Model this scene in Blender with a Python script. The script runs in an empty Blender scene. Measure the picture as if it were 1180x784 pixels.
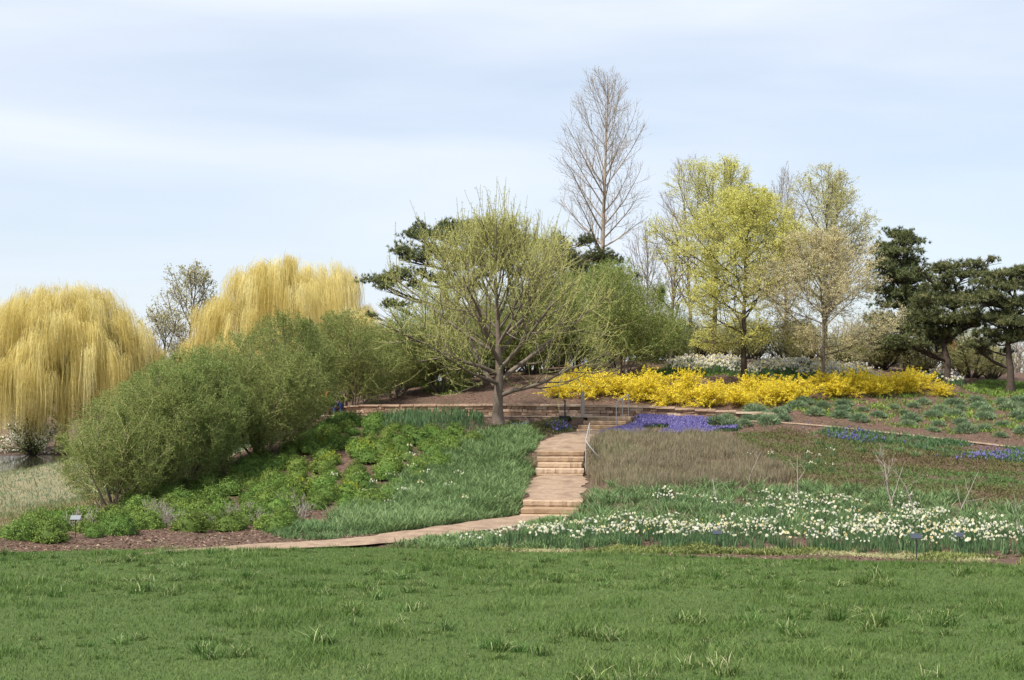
import bpy, math, random
import numpy as np
rng = np.random.default_rng(11)
random.seed(5)
R_ = math.radians
sc = bpy.context.scene
COL = sc.collection

# ------------------------------------------------------------------ camera, world, sun, exposure
W, H, F = 1180.0, 784.0, 1713.0          # photo pixels, focal length in pixels
CAM = np.array([0.0, 0.0, 3.3])
PITCH = math.atan((450 - H / 2) / F)
cam_d = bpy.data.cameras.new("camera")
cam_d.sensor_width = 36.0
cam_d.lens = F / W * 36.0
cam_d.clip_start = 0.1
cam_d.clip_end = 3000
cam = bpy.data.objects.new("camera", cam_d)
cam.location = CAM
cam.rotation_euler = (math.pi / 2 + PITCH, 0, 0)
COL.objects.link(cam)
sc.camera = cam

SUN_EL, SUN_AZ = R_(54), R_(228)         # azimuth clockwise from +Y
SUN_DIR = np.array([math.sin(SUN_AZ) * math.cos(SUN_EL), math.cos(SUN_AZ) * math.cos(SUN_EL), math.sin(SUN_EL)])
world = bpy.data.worlds.new("World")
sc.world = world
world.use_nodes = True
nt = world.node_tree
nt.nodes.clear()
N = nt.nodes.new
out = N("ShaderNodeOutputWorld")
bg = N("ShaderNodeBackground"); bg.inputs[1].default_value = 0.10
sky = N("ShaderNodeTexSky"); sky.sky_type = 'NISHITA'; sky.sun_disc = False
sky.sun_elevation = SUN_EL; sky.sun_rotation = SUN_AZ; sky.air_density = 1.0; sky.dust_density = 1.0; sky.ozone_density = 1.0
tc = N("ShaderNodeTexCoord")
mp = N("ShaderNodeMapping"); mp.inputs['Scale'].default_value = (1.1, 1.1, 6.5); mp.inputs['Rotation'].default_value = (0, R_(4), 0)
mp.inputs['Location'].default_value = (0.35, 0, 0.62)
nz = N("ShaderNodeTexNoise"); nz.inputs['Scale'].default_value = 1.7; nz.inputs['Detail'].default_value = 5; nz.inputs['Roughness'].default_value = 0.48
nz.inputs['Distortion'].default_value = 0.35
rp = N("ShaderNodeValToRGB")
rp.color_ramp.elements[0].position = 0.36; rp.color_ramp.elements[0].color = (0.50, 0.50, 0.50, 1)
rp.color_ramp.elements[1].position = 0.66; rp.color_ramp.elements[1].color = (0.93, 0.93, 0.93, 1)
mx = N("ShaderNodeMix"); mx.data_type = 'RGBA'
mx.inputs['B'].default_value = (6.0, 6.45, 7.3, 1)
L = nt.links.new
L(tc.outputs['Generated'], mp.inputs['Vector']); L(mp.outputs[0], nz.inputs['Vector']); L(nz.outputs['Fac'], rp.inputs[0])
L(rp.outputs[0], mx.inputs['Factor']); L(sky.outputs[0], mx.inputs['A']); L(mx.outputs['Result'], bg.inputs[0]); L(bg.outputs[0], out.inputs[0])

sun_d = bpy.data.lights.new("sun", 'SUN'); sun_d.energy = 4.2; sun_d.angle = R_(2.0); sun_d.color = (1.0, 0.95, 0.87)
sun = bpy.data.objects.new("sun", sun_d); COL.objects.link(sun)
from mathutils import Vector
sun.rotation_euler = Vector(SUN_DIR).to_track_quat('Z', 'Y').to_euler()
sc.view_settings.view_transform = 'Standard'; sc.view_settings.look = 'None'; sc.view_settings.gamma = 1
sc.view_settings.exposure = 0.6
sc.view_settings.use_curve_mapping = False
sc.cycles.max_bounces = 6; sc.cycles.diffuse_bounces = 3; sc.cycles.transmission_bounces = 4; sc.cycles.transparent_max_bounces = 6

# ------------------------------------------------------------------ helpers: pixels to rays
def ray(px, py):
    px = np.asarray(px, float); py = np.asarray(py, float)
    x = (px - W / 2) / F; v = (H / 2 - py) / F
    y = math.cos(PITCH) - math.sin(PITCH) * v
    z = math.sin(PITCH) + math.cos(PITCH) * v
    return x / y, z / y                    # per metre of depth

def P3(px, py, Y):
    a, b = ray(px, py)
    return np.array([a * Y, Y, CAM[2] + b * Y])

def smooth(a, b, x):
    t = np.clip((x - a) / (b - a), 0, 1)
    return t * t * (3 - 2 * t)

# ------------------------------------------------------------------ terrain
LAWN0, LAWNS = 1.65, 0.055
EDGE = [(-900, 655), (-300, 641), (0, 637), (250, 633), (450, 632), (700, 640), (900, 645), (1180, 652), (1600, 664), (2200, 690)]
ex, ey = [], []
for (px, py) in EDGE:
    a, b = ray(px, py)
    Y = (LAWN0 - CAM[2]) / (b + LAWNS)
    ex.append(float(a * Y)); ey.append(float(Y))
ex = np.array(ex); ey = np.array(ey)
def lawn_edge(x):
    return np.interp(x, ex, ey) + 0.10 * np.sin(x * 1.3) * np.sin(x * 0.37)

CTRL = [
 (300, 622, 34), (450, 621, 33.5), (700, 632, 31), (950, 634, 30), (1150, 640, 28.5), (100, 616, 34), (0, 616, 34),
 (300, 610, 36), (300, 560, 43), (400, 560, 43), (400, 520, 47), (450, 490, 51), (540, 500, 49), (520, 560, 42.5), (570, 590, 38.5), (450, 600, 37),
 (560, 480, 53.5), (420, 474, 57), (360, 480, 57), (330, 505, 52), (200, 560, 44), (130, 585, 40), (60, 606, 38.5), (250, 530, 48), (300, 500, 56),
 (700, 610, 34.5), (950, 612, 33.5), (1150, 618, 32.5), (700, 570, 39.5), (700, 540, 43.5), (850, 555, 42), (1000, 575, 39), (1150, 570, 39), (800, 503, 49.5), (740, 500, 50),
 (1150, 530, 45.5), (1000, 505, 50), (1170, 512, 49.5), (1000, 470, 55.5), (1150, 465, 57.5), (1100, 440, 63), (1170, 440, 65), (870, 480, 54), (780, 482, 53.5),
 (640, 460, 56.5), (760, 462, 57), (850, 458, 58), (800, 432, 62), (860, 430, 62), (900, 417, 68), (800, 413, 73), (570, 440, 62), (620, 428, 66), (450, 455, 62), (510, 452, 61), (950, 432, 62), (1000, 428, 65),
 (700, 425, 66), (1040, 427, 68), (1300, 440, 62), (1300, 480, 52), (1300, 560, 40),
 (30, 600, 46), (0, 580, 56), (100, 570, 56), (0, 556, 73), (100, 556, 73), (-300, 600, 46), (-300, 560, 70), (250, 505, 65),
]
cp = [P3(*c) for c in CTRL]
for (x, y, z) in [(-36, 104, -0.95), (-10, 104, -0.9), (-25, 120, -0.9), (10, 125, -0.9), (45, 125, -0.9), (0, 92, 2.2), (20, 95, 3.5), (-60, 60, -0.9), (-60, 100, -0.9), (70, 90, -0.9), (75, 60, 0), (60, 40, 0.4), (75, 30, 0.0), (-70, 34, 0), (-12, 74, 1.4), (-18, 62, 0.4), (90, 120, -0.9), (-90, 120, -0.9), (-90, 60, -0.9), (-80, 25, 0.3)]:
    cp.append(np.array([x, y, z], float))
for x in np.linspace(-30, 45, 11):
    y = float(np.interp(x, ex, ey)); cp.append(np.array([x, y + 0.6, LAWN0 - LAWNS * y]))
cp = np.array(cp)
def _tps(r2):
    return 0.5 * r2 * np.log(r2 + 1e-9)
_n = len(cp)
_A = np.zeros((_n + 3, _n + 3))
_d2 = ((cp[:, None, :2] - cp[None, :, :2]) ** 2).sum(-1)
_A[:_n, :_n] = _tps(_d2) + np.eye(_n) * 2.0
_A[:_n, _n] = 1; _A[:_n, _n + 1:] = cp[:, :2]; _A[_n:, :_n] = _A[:_n, _n:].T
_w = np.linalg.solve(_A, np.concatenate([cp[:, 2], [0, 0, 0]]))

# paths: dense centre lines with height and half width
def polyline(pts, step=0.25):
    pts = np.array(pts, float)
    # catmull-rom through the points
    q = np.vstack([2 * pts[0] - pts[1], pts, 2 * pts[-1] - pts[-2]])
    o = []
    for i in range(1, len(q) - 2):
        n = max(2, int(np.linalg.norm(q[i + 1, :2] - q[i, :2]) / step))
        for t in np.arange(n) / n:
            a, b, c, d = q[i - 1], q[i], q[i + 1], q[i + 2]
            o.append(0.5 * ((2 * b) + (-a + c) * t + (2 * a - 5 * b + 4 * c - d) * t * t + (-a + 3 * b - 3 * c + d) * t ** 3))
    o.append(pts[-1])
    return np.array(o)
def pp(px, py, Y, hw):
    return list(P3(px, py, Y)) + [hw]
PATH_LOW = polyline([pp(150, 641, 29.2, .6), pp(225, 633.5, 31.4, .6), pp(310, 628, 32.5, .65), pp(420, 621.5, 33.3, .78), pp(520, 609, 35.2, .8), pp(590, 599, 37.8, .82), pp(634, 593.5, 39.3, .82)])
PATH_MID = polyline([pp(638, 576.5, 40.1, .85), pp(641, 560, 42.6, .84), pp(645, 546.5, 45.15, .78)])
PATH_UP = polyline([pp(646, 520, 46.45, .80), pp(651, 508, 48.7, .80), pp(664, 500.5, 50.3, .78), pp(692, 495, 51.7, .75)])
PATH_TER_L = polyline([pp(706, 480.3, 53.3, .8), pp(640, 479.6, 53.8, .62), pp(560, 479.0, 54.2, .6), pp(480, 478.5, 55, .6), pp(400, 478, 56.6, .6), pp(340, 482, 58, .6)])
PATH_TER_R = polyline([pp(706, 480.3, 53.3, .7), pp(780, 482, 53.2, .4), pp(860, 484.5, 52.8, .3), pp(940, 489.5, 52.0, .28), pp(1050, 501, 50.2, .28), pp(1180, 516, 48.3, .28), pp(1330, 535, 46, .28)])
PATH_TOP = polyline([pp(770, 418, 70, .6), pp(800, 412.5, 73, .8), pp(830, 411, 76, .8)])
ALLP = np.vstack([PATH_LOW, PATH_MID, PATH_UP, PATH_TER_L, PATH_TER_R, PATH_TOP])
# step flights also carve the terrain
def flight_pts(a, b, hw, n=6):
    a, b = np.array(a), np.array(b)
    return np.array([list(a + (b - a) * t) + [hw] for t in np.linspace(0, 1, n)])
FL = [(P3(634, 593.5, 39.3), P3(638, 576.5, 40.1), 2, .79), (P3(645, 546.5, 45.15), P3(646, 520, 46.45), 4, .69), (P3(692, 495, 51.7), P3(704, 480.3, 52.75), 3, .78)]
for a, b, n, hw in FL:
    ALLP = np.vstack([ALLP, flight_pts(a - np.array([0, 0, .1]), b - np.array([0, 0, .1]), hw)])

def terr(x, y):
    x = np.asarray(x, float).ravel(); y = np.asarray(y, float).ravel()
    z = np.empty(len(x))
    for i in range(0, len(x), 40000):
        xs, ys = x[i:i + 40000], y[i:i + 40000]
        d2 = (xs[:, None] - cp[None, :, 0]) ** 2 + (ys[:, None] - cp[None, :, 1]) ** 2
        zz = _tps(d2) @ _w[:_n] + _w[_n] + _w[_n + 1] * xs + _w[_n + 2] * ys
        # soft bounds
        zz = np.clip(zz, -1.0, 6.2)
        zz = zz + 0.035 * np.sin(xs * 1.7 + 1.3 * np.sin(ys * .9)) * np.sin(ys * 1.9 + .4) + 0.02 * np.sin(xs * 4.1 + ys * 2.2)
        far = smooth(95, 125, ys) + smooth(60, 95, np.abs(xs - 5))
        far = np.clip(far, 0, 1)
        zz = zz * (1 - far) + (-0.9) * far
        # pond
        e = ((xs + 42) / 34) ** 2 + ((ys - 87) / 18) ** 2
        m = smooth(1.25, 0.9, e)
        zz = zz * (1 - m) + np.minimum(zz, -1.2 - 0.6 * np.clip(1 - e, -0.2, 1)) * m
        # lawn
        ye = lawn_edge(xs)
        zl = LAWN0 - LAWNS * np.maximum(ys, -3) + 0.02 * np.sin(xs * .8) * np.sin(ys * .7)
        m = smooth(-0.05, 2.0, ys - ye)
        zz = zl * (1 - m) + zz * m
        # paths
        near = (np.abs(xs) < 36) & (ys > 28) & (ys < 80)
        if near.any():
            ii = np.where(near)[0]
            dd = (xs[ii, None] - ALLP[None, :, 0]) ** 2 + (ys[ii, None] - ALLP[None, :, 1]) ** 2
            j = dd.argmin(1); d = np.sqrt(dd[np.arange(len(ii)), j])
            hw = ALLP[j, 3]
            m = 1 - smooth(hw + 0.05, hw + 0.9, d)
            m = np.where(ys[ii] < lawn_edge(xs[ii]) + .3, 0, m)
            zz[ii] = zz[ii] * (1 - m) + (ALLP[j, 2] - 0.05) * m
        z[i:i + 40000] = zz
    return z

def ground_at(px, py, y0=24.0, y1=115.0):
    """first ground point seen through a photo pixel (vectorised)"""
    px = np.atleast_1d(np.asarray(px, float)); py = np.atleast_1d(np.asarray(py, float))
    a, b = ray(px, py)
    Ys = np.arange(y0, y1, 0.35)
    o = np.zeros((len(px), 3)); 
    for k in range(len(px)):
        zr = CAM[2] + b[k] * Ys
        zt = terr(a[k] * Ys, Ys)
        hit = np.where(zr <= zt)[0]
        i = hit[0] if len(hit) else len(Ys) - 1
        Y = Ys[i]
        if i > 0 and len(hit):
            f0 = zr[i - 1] - zt[i - 1]; f1 = zr[i] - zt[i]
            Y = Ys[i - 1] + 0.35 * f0 / max(1e-6, f0 - f1)
        o[k] = (a[k] * Y, Y, 0)
    o[:, 2] = terr(o[:, 0], o[:, 1])
    return o

def inside(poly, x, y):
    c = np.zeros(len(x), bool)
    n = len(poly)
    for i in range(n):
        x1, y1 = poly[i]; x2, y2 = poly[(i + 1) % n]
        k = ((y1 > y) != (y2 > y)) & (x < (x2 - x1) * (y - y1) / (y2 - y1 + 1e-12) + x1)
        c ^= k
    return c
def on_path(x, y, pad=0.0):
    dd = (x[:, None] - ALLP[None, :, 0]) ** 2 + (y[:, None] - ALLP[None, :, 1]) ** 2
    j = dd.argmin(1)
    return np.sqrt(dd[np.arange(len(x)), j]) < ALLP[j, 3] + pad
def scatter(poly_px, n, mind=0.0, pad=0.1, keep=None):
    """n ground points inside a bed outlined in the photo, uniform on the ground"""
    g = ground_at([p[0] for p in poly_px], [p[1] for p in poly_px])[:, :2]
    lo, hi = g.min(0), g.max(0)
    pts = np.zeros((0, 2)); tries = 0
    while len(pts) < n and tries < 60:
        tries += 1
        c = rng.uniform(lo, hi, (max(n * 2, 200), 2))
        ok = inside(g, c[:, 0], c[:, 1]); c = c[ok]
        if not len(c): continue
        c = c[~on_path(c[:, 0], c[:, 1], pad)]
        c = c[c[:, 1] > lawn_edge(c[:, 0]) + 0.12]
        if keep is not None and len(c): c = c[keep(c)]
        if mind > 0:
            for q in c:
                if len(pts) >= n: break
                if not len(pts) or ((pts - q) ** 2).sum(1).min() > mind * mind:
                    pts = np.vstack([pts, q])
        else:
            pts = np.vstack([pts, c])
    pts = pts[:n]
    return np.column_stack([pts, terr(pts[:, 0], pts[:, 1])])
def vnoise(x, y, s, seed=0):
    r = np.random.default_rng(seed); o = 0
    for k in range(5):
        a, ph, f = r.uniform(0, 6.28), r.uniform(0, 6.28), s * r.uniform(.6, 1.7)
        o = o + np.sin((x * math.cos(a) + y * math.sin(a)) * f + ph)
    return 0.5 + o / 6.0

# ------------------------------------------------------------------ mesh builder
class MB:
    def __init__(s):
        s.V = []; s.T = []; s.Q = []; s.A = []; s.mT = []; s.mQ = []; s.sT = []; s.sQ = []; s.n = 0
    def add(s, v, quads=None, tris=None, a=0.5, mat=0, smooth=False):
        v = np.asarray(v, np.float32).reshape(-1, 3)
        a = np.broadcast_to(np.asarray(a, np.float32), (len(v),))
        if quads is not None and len(quads):
            q = np.asarray(quads, np.int64).reshape(-1, 4) + s.n
            s.Q.append(q); s.mQ.append(np.full(len(q), mat, np.int32)); s.sQ.append(np.full(len(q), smooth, bool))
        if tris is not None and len(tris):
            t = np.asarray(tris, np.int64).reshape(-1, 3) + s.n
            s.T.append(t); s.mT.append(np.full(len(t), mat, np.int32)); s.sT.append(np.full(len(t), smooth, bool))
        s.V.append(v); s.A.append(a); s.n += len(v)
        return s
    def mesh(s, name, mats):
        me = bpy.data.meshes.new(name)
        V = np.concatenate(s.V)
        q = np.concatenate(s.Q) if s.Q else np.zeros((0, 4), np.int64)
        t = np.concatenate(s.T) if s.T else np.zeros((0, 3), np.int64)
        nl = q.size + t.size
        me.vertices.add(len(V)); me.vertices.foreach_set("co", V.ravel())
        me.loops.add(nl); me.loops.foreach_set("vertex_index", np.concatenate([q.ravel(), t.ravel()]).astype(np.int32))
        me.polygons.add(len(q) + len(t))
        st = np.concatenate([np.arange(len(q)) * 4, q.size + np.arange(len(t)) * 3]).astype(np.int32)
        me.polygons.foreach_set("loop_start", st)
        me.polygons.foreach_set("material_index", np.concatenate([np.concatenate(s.mQ) if s.mQ else np.zeros(0, np.int32), np.concatenate(s.mT) if s.mT else np.zeros(0, np.int32)]).astype(np.int32))
        me.polygons.foreach_set("use_smooth", np.concatenate([np.concatenate(s.sQ) if s.sQ else np.zeros(0, bool), np.concatenate(s.sT) if s.sT else np.zeros(0, bool)]))
        me.update(calc_edges=True)
        at = me.attributes.new("v", 'FLOAT', 'POINT'); at.data.foreach_set("value", np.concatenate(s.A).astype(np.float32))
        for m in (mats if isinstance(mats, (list, tuple)) else [mats]): me.materials.append(m)
        return me

def link(name, me, parent=None, loc=None, **props):
    o = bpy.data.objects.new(name, me); COL.objects.link(o)
    if parent is not None: o.parent = parent
    if loc is not None: o.location = [float(c) for c in loc]
    for k, v in props.items(): o[k] = v
    return o
def thing(name, label, cat, loc, rz=0, group=None, scale=None):
    o = link(name, None, None, loc, label=label, category=cat)
    o.rotation_euler = (0, 0, rz)
    if group: o['group'] = group
    if scale is not None: o.scale = scale
    return o

def nrm(a):
    return a / (np.linalg.norm(a, axis=-1, keepdims=True) + 1e-9)
def tubes(mb, P, R, k=4, a=0.5, mat=0):
    """N tubes of n points: P (N,n,3), R (N,n)"""
    Nn, n, _ = P.shape
    t = nrm(np.gradient(P, axis=1))
    mt = nrm(t.mean(1)); ref = np.zeros((Nn, 3)); ref[np.arange(Nn), np.abs(mt).argmin(1)] = 1
    u = nrm(np.cross(t, ref[:, None, :])); w = np.cross(t, u)
    an = np.arange(k) / k * 2 * math.pi
    V = P[:, :, None, :] + R[:, :, None, None] * (u[:, :, None, :] * np.cos(an)[None, None, :, None] + w[:, :, None, :] * np.sin(an)[None, None, :, None])
    base = (np.arange(Nn) * n * k)[:, None, None]; i = np.arange(n - 1)[None, :, None]; j = np.arange(k)[None, None, :]
    a0 = base + i * k + j; a1 = base + i * k + (j + 1) % k
    q = np.stack([a0, a1, a1 + k, a0 + k], -1).reshape(-1, 4)
    av = np.repeat(np.broadcast_to(a, (Nn,)), n * k)
    mb.add(V.reshape(-1, 3), quads=q, a=av, mat=mat, smooth=True)
def grow(start, d, Ln, n, up=0.0, wig=0.1):
    start = np.asarray(start, float); d = nrm(np.asarray(d, float)); P = [start]
    Ln = np.broadcast_to(Ln, (len(start),)); st = (Ln / (n - 1))[:, None]
    up = np.broadcast_to(up, (len(start),))[:, None]
    for i in range(n - 1):
        d = d + rng.normal(0, wig, d.shape) / math.sqrt(n - 1)
        d[:, 2:3] += up / (n - 1)
        d = nrm(d); P.append(P[-1] + d * st)
    return np.stack(P, 1)
def kids(P, R, n, t0, t1, ang, sd):
    Nn, m, _ = P.shape
    t = t0 + (t1 - t0) * (np.arange(n)[None] + rng.uniform(0, 1, (Nn, n))) / n
    f = np.clip(t, 0, .999) * (m - 1); i = f.astype(int); g = (f - i)[..., None]
    r = np.arange(Nn)[:, None]
    pos = P[r, i] * (1 - g) + P[r, i + 1] * g
    tan = nrm(P[r, i + 1] - P[r, i]); rad = R[r, i] * (1 - g[..., 0]) + R[r, i + 1] * g[..., 0]
    ref = np.zeros_like(tan); ref[..., 0] = 1; bad = np.abs(tan[..., 0]) > .8; ref[bad] = (0, 1, 0)
    u = nrm(np.cross(tan, ref)); w = np.cross(tan, u)
    az = np.arange(n)[None] * 2.39996 + rng.uniform(0, 6.28, (Nn, 1)) + rng.normal(0, .3, (Nn, n))
    ag = (ang(t) if callable(ang) else np.full_like(t, ang)) + rng.normal(0, sd, t.shape)
    d = tan * np.cos(ag)[..., None] + (u * np.cos(az)[..., None] + w * np.sin(az)[..., None]) * np.sin(ag)[..., None]
    return pos.reshape(-1, 3), d.reshape(-1, 3), rad.ravel(), t.ravel()
def exitd(pos, d, c, r):
    p = (pos - np.array(c)) / np.array(r); q = nrm(d) / np.array(r)
    a = (q * q).sum(-1); b = 2 * (p * q).sum(-1); c0 = (p * p).sum(-1) - 1
    s = (-b + np.sqrt(np.maximum(b * b - 4 * a * c0, 0))) / (2 * a)
    return np.maximum(s, 0.15)
def taper(r0, r1, n, pw=1.0):
    t = np.linspace(0, 1, n) ** pw
    return np.asarray(r0)[:, None] * (1 - t)[None] + np.broadcast_to(r1, np.shape(r0))[:, None] * t[None]
def along(P, n, t0=0.1, t1=1.0):
    Nn, m, _ = P.shape
    t = rng.uniform(t0, t1, (Nn, n)); f = np.clip(t, 0, .999) * (m - 1); i = f.astype(int); g = (f - i)[..., None]
    r = np.arange(Nn)[:, None]
    return (P[r, i] * (1 - g) + P[r, i + 1] * g).reshape(-1, 3)
def leaves(mb, c, size, a=None, mat=0, ratio=0.55, flat=0.0, n=None):
    M = len(c)
    nz = rng.normal(0, 1, (M, 3)) if n is None else n + rng.normal(0, .5, (M, 3))
    nz[:, 2] += flat * 2
    nz = nrm(nz); e = nrm(np.cross(nz, rng.normal(0, 1, (M, 3)))); f = np.cross(nz, e)
    s = np.broadcast_to(size, (M,))[:, None] * rng.uniform(.7, 1.25, (M, 1))
    V = np.stack([c - e * s * .5, c + f * s * ratio * .5 - e * s * .05, c + e * s * .5, c - f * s * ratio * .5 - e * s * .05], 1)
    if a is None: a = rng.uniform(0, 1, M)
    mb.add(V.reshape(-1, 3), quads=np.arange(M * 4).reshape(-1, 4), a=np.repeat(a, 4), mat=mat)
def blades(mb, b, az, Ln, w, lean, droop, a=None, mat=0, tip=0.0):
    M = len(b); h = np.stack([np.cos(az), np.sin(az), np.zeros(M)], 1); sd = np.stack([-np.sin(az), np.cos(az), np.zeros(M)], 1)
    # twist the flat side a little so that blades do not all face one way
    tw = rng.uniform(-1.2, 1.2, M)[:, None]; sd = nrm(sd * np.cos(tw) + h * np.sin(tw))
    Ln = np.broadcast_to(Ln, (M,))[:, None]; w = np.broadcast_to(w, (M,))[:, None]; lean = np.broadcast_to(lean, (M,))[:, None]; droop = np.broadcast_to(droop, (M,))[:, None]
    def at(s):
        r = Ln * lean * (s * .45 + .55 * s * s); z = Ln * (s - droop * s * s) * np.sqrt(np.maximum(0.1, 1 - .5 * lean ** 2))
        return b + h * r + np.array([0, 0, 1.0]) * z
    p0, p1, p2 = b, at(.55), at(1.0)
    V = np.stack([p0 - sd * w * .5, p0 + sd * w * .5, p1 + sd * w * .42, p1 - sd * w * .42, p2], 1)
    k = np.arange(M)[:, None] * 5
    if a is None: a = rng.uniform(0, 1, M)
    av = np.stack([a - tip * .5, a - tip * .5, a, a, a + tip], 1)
    mb.add(V.reshape(-1, 3), quads=k + np.array([[0, 1, 2, 3]]), tris=k + np.array([[3, 2, 4]]), a=av.ravel(), mat=mat)
def box(mb, c, s, rz=0.0, a=0.5, mat=0, jit=0.0):
    v = np.array([[x, y, z] for z in (-.5, .5) for y in (-.5, .5) for x in (-.5, .5)]) * np.array(s)
    if jit: v = v + rng.normal(0, jit, v.shape)
    cs, sn = math.cos(rz), math.sin(rz)
    v = np.column_stack([v[:, 0] * cs - v[:, 1] * sn, v[:, 0] * sn + v[:, 1] * cs, v[:, 2]]) + np.array(c)
    mb.add(v, quads=[[0, 2, 3, 1], [4, 5, 7, 6], [0, 1, 5, 4], [2, 6, 7, 3], [0, 4, 6, 2], [1, 3, 7, 5]], a=a, mat=mat)

# ------------------------------------------------------------------ materials
def ramp_mat(name, stops, rough=0.7, trans=0.0, spec=0.1, noise=None, bump=None, objvar=0.0):
    """colour from the mesh attribute v (one value per leaf or stone), noise for surface grain"""
    m = bpy.data.materials.new(name); m.use_nodes = True; t = m.node_tree; t.nodes.clear(); n = t.nodes.new; l = t.links.new
    o = n("ShaderNodeOutputMaterial"); p = n("ShaderNodeBsdfPrincipled")
    p.inputs['Roughness'].default_value = rough; p.inputs['Specular IOR Level'].default_value = spec
    at = n("ShaderNodeAttribute"); at.attribute_name = "v"
    cr = n("ShaderNodeValToRGB"); els = cr.color_ramp.elements
    while len(els) < len(stops): els.new(0.5)
    for e, (ps, c) in zip(els, stops): e.position = ps; e.color = (*c, 1)
    fac = at.outputs['Fac']
    if noise:
        tcn = n("ShaderNodeTexCoord"); nz = n("ShaderNodeTexNoise"); nz.inputs['Scale'].default_value = noise[0]; nz.inputs['Detail'].default_value = 6; nz.inputs['Roughness'].default_value = .65
        l(tcn.outputs['Object'], nz.inputs['Vector'])
        ma = n("ShaderNodeMath"); ma.operation = 'MULTIPLY_ADD'; ma.inputs[1].default_value = noise[1]; ma.inputs[2].default_value = -noise[1] * .5
        l(nz.outputs['Fac'], ma.inputs[0])
        ad = n("ShaderNodeMath"); ad.operation = 'ADD'; l(at.outputs['Fac'], ad.inputs[0]); l(ma.outputs[0], ad.inputs[1]); fac = ad.outputs[0]
    l(fac, cr.inputs[0]); colr = cr.outputs[0]
    if objvar:
        oi = n("ShaderNodeObjectInfo"); hs = n("ShaderNodeHueSaturation")
        mr = n("ShaderNodeMapRange"); mr.inputs['To Min'].default_value = 1 - objvar; mr.inputs['To Max'].default_value = 1 + objvar
        l(oi.outputs['Random'], mr.inputs['Value']); l(mr.outputs[0], hs.inputs['Value'])
        mr2 = n("ShaderNodeMapRange"); mr2.inputs['To Min'].default_value = .5 + objvar * .08; mr2.inputs['To Max'].default_value = .5 - objvar * .08
        ma2 = n("ShaderNodeMath"); ma2.operation = 'FRACT'; ma3 = n("ShaderNodeMath"); ma3.operation = 'MULTIPLY'; ma3.inputs[1].default_value = 7.31
        l(oi.outputs['Random'], ma3.inputs[0]); l(ma3.outputs[0], ma2.inputs[0]); l(ma2.outputs[0], mr2.inputs['Value']); l(mr2.outputs[0], hs.inputs['Hue'])
        l(colr, hs.inputs['Color']); colr = hs.outputs[0]
    l(colr, p.inputs['Base Color'])
    if bump:
        tcb = n("ShaderNodeTexCoord"); nb = n("ShaderNodeTexNoise"); nb.inputs['Scale'].default_value = bump[0]; nb.inputs['Detail'].default_value = 8
        mpb = n("ShaderNodeMapping"); mpb.inputs['Scale'].default_value = bump[2] if len(bump) > 2 else (1, 1, 1)
        l(tcb.outputs['Object'], mpb.inputs[0]); l(mpb.outputs[0], nb.inputs['Vector'])
        bm = n("ShaderNodeBump"); bm.inputs['Strength'].default_value = bump[1]; bm.inputs['Distance'].default_value = .05
        l(nb.outputs['Fac'], bm.inputs['Height']); l(bm.outputs[0], p.inputs['Normal'])
    if trans:
        tr = n("ShaderNodeBsdfTranslucent"); l(colr, tr.inputs[0]); mxs = n("ShaderNodeMixShader"); mxs.inputs[0].default_value = trans
        l(p.outputs[0], mxs.inputs[1]); l(tr.outputs[0], mxs.inputs[2]); l(mxs.outputs[0], o.inputs[0])
    else:
        l(p.outputs[0], o.inputs[0])
    return m
def ground_mat(name, stops, scale, detail=8, bump=0.6, bscale=30, second=None, rough=.9):
    """ground cover from layered noise in world space; second = (scale, colour, lo, hi) patches"""
    m = bpy.data.materials.new(name); m.use_nodes = True; t = m.node_tree; t.nodes.clear(); n = t.nodes.new; l = t.links.new
    o = n("ShaderNodeOutputMaterial"); p = n("ShaderNodeBsdfPrincipled"); p.inputs['Roughness'].default_value = rough; p.inputs['Specular IOR Level'].default_value = .15
    tcn = n("ShaderNodeTexCoord"); nz = n("ShaderNodeTexNoise"); nz.inputs['Scale'].default_value = scale; nz.inputs['Detail'].default_value = detail; nz.inputs['Roughness'].default_value = .7
    l(tcn.outputs['Object'], nz.inputs['Vector'])
    cr = n("ShaderNodeValToRGB"); els = cr.color_ramp.elements
    while len(els) < len(stops): els.new(.5)
    for e, (ps, c) in zip(els, stops): e.position = ps; e.color = (*c, 1)
    l(nz.outputs['Fac'], cr.inputs[0]); c = cr.outputs[0]
    if second:
        n2 = n("ShaderNodeTexNoise"); n2.inputs['Scale'].default_value = second[0]; n2.inputs['Detail'].default_value = 5; l(tcn.outputs['Object'], n2.inputs['Vector'])
        r2 = n("ShaderNodeMapRange"); r2.inputs['From Min'].default_value = second[2]; r2.inputs['From Max'].default_value = second[3]; l(n2.outputs['Fac'], r2.inputs['Value'])
        mxx = n("ShaderNodeMix"); mxx.data_type = 'RGBA'; mxx.inputs['B'].default_value = (*second[1], 1); l(r2.outputs[0], mxx.inputs['Factor']); l(c, mxx.inputs['A']); c = mxx.outputs['Result']
    l(c, p.inputs['Base Color'])
    nb = n("ShaderNodeTexNoise"); nb.inputs['Scale'].default_value = bscale; nb.inputs['Detail'].default_value = 6; l(tcn.outputs['Object'], nb.inputs['Vector'])
    bm = n("ShaderNodeBump"); bm.inputs['Strength'].default_value = bump; bm.inputs['Distance'].default_value = .06; l(nb.outputs['Fac'], bm.inputs['Height']); l(bm.outputs[0], p.inputs['Normal'])
    l(p.outputs[0], o.inputs[0])
    return m

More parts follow.
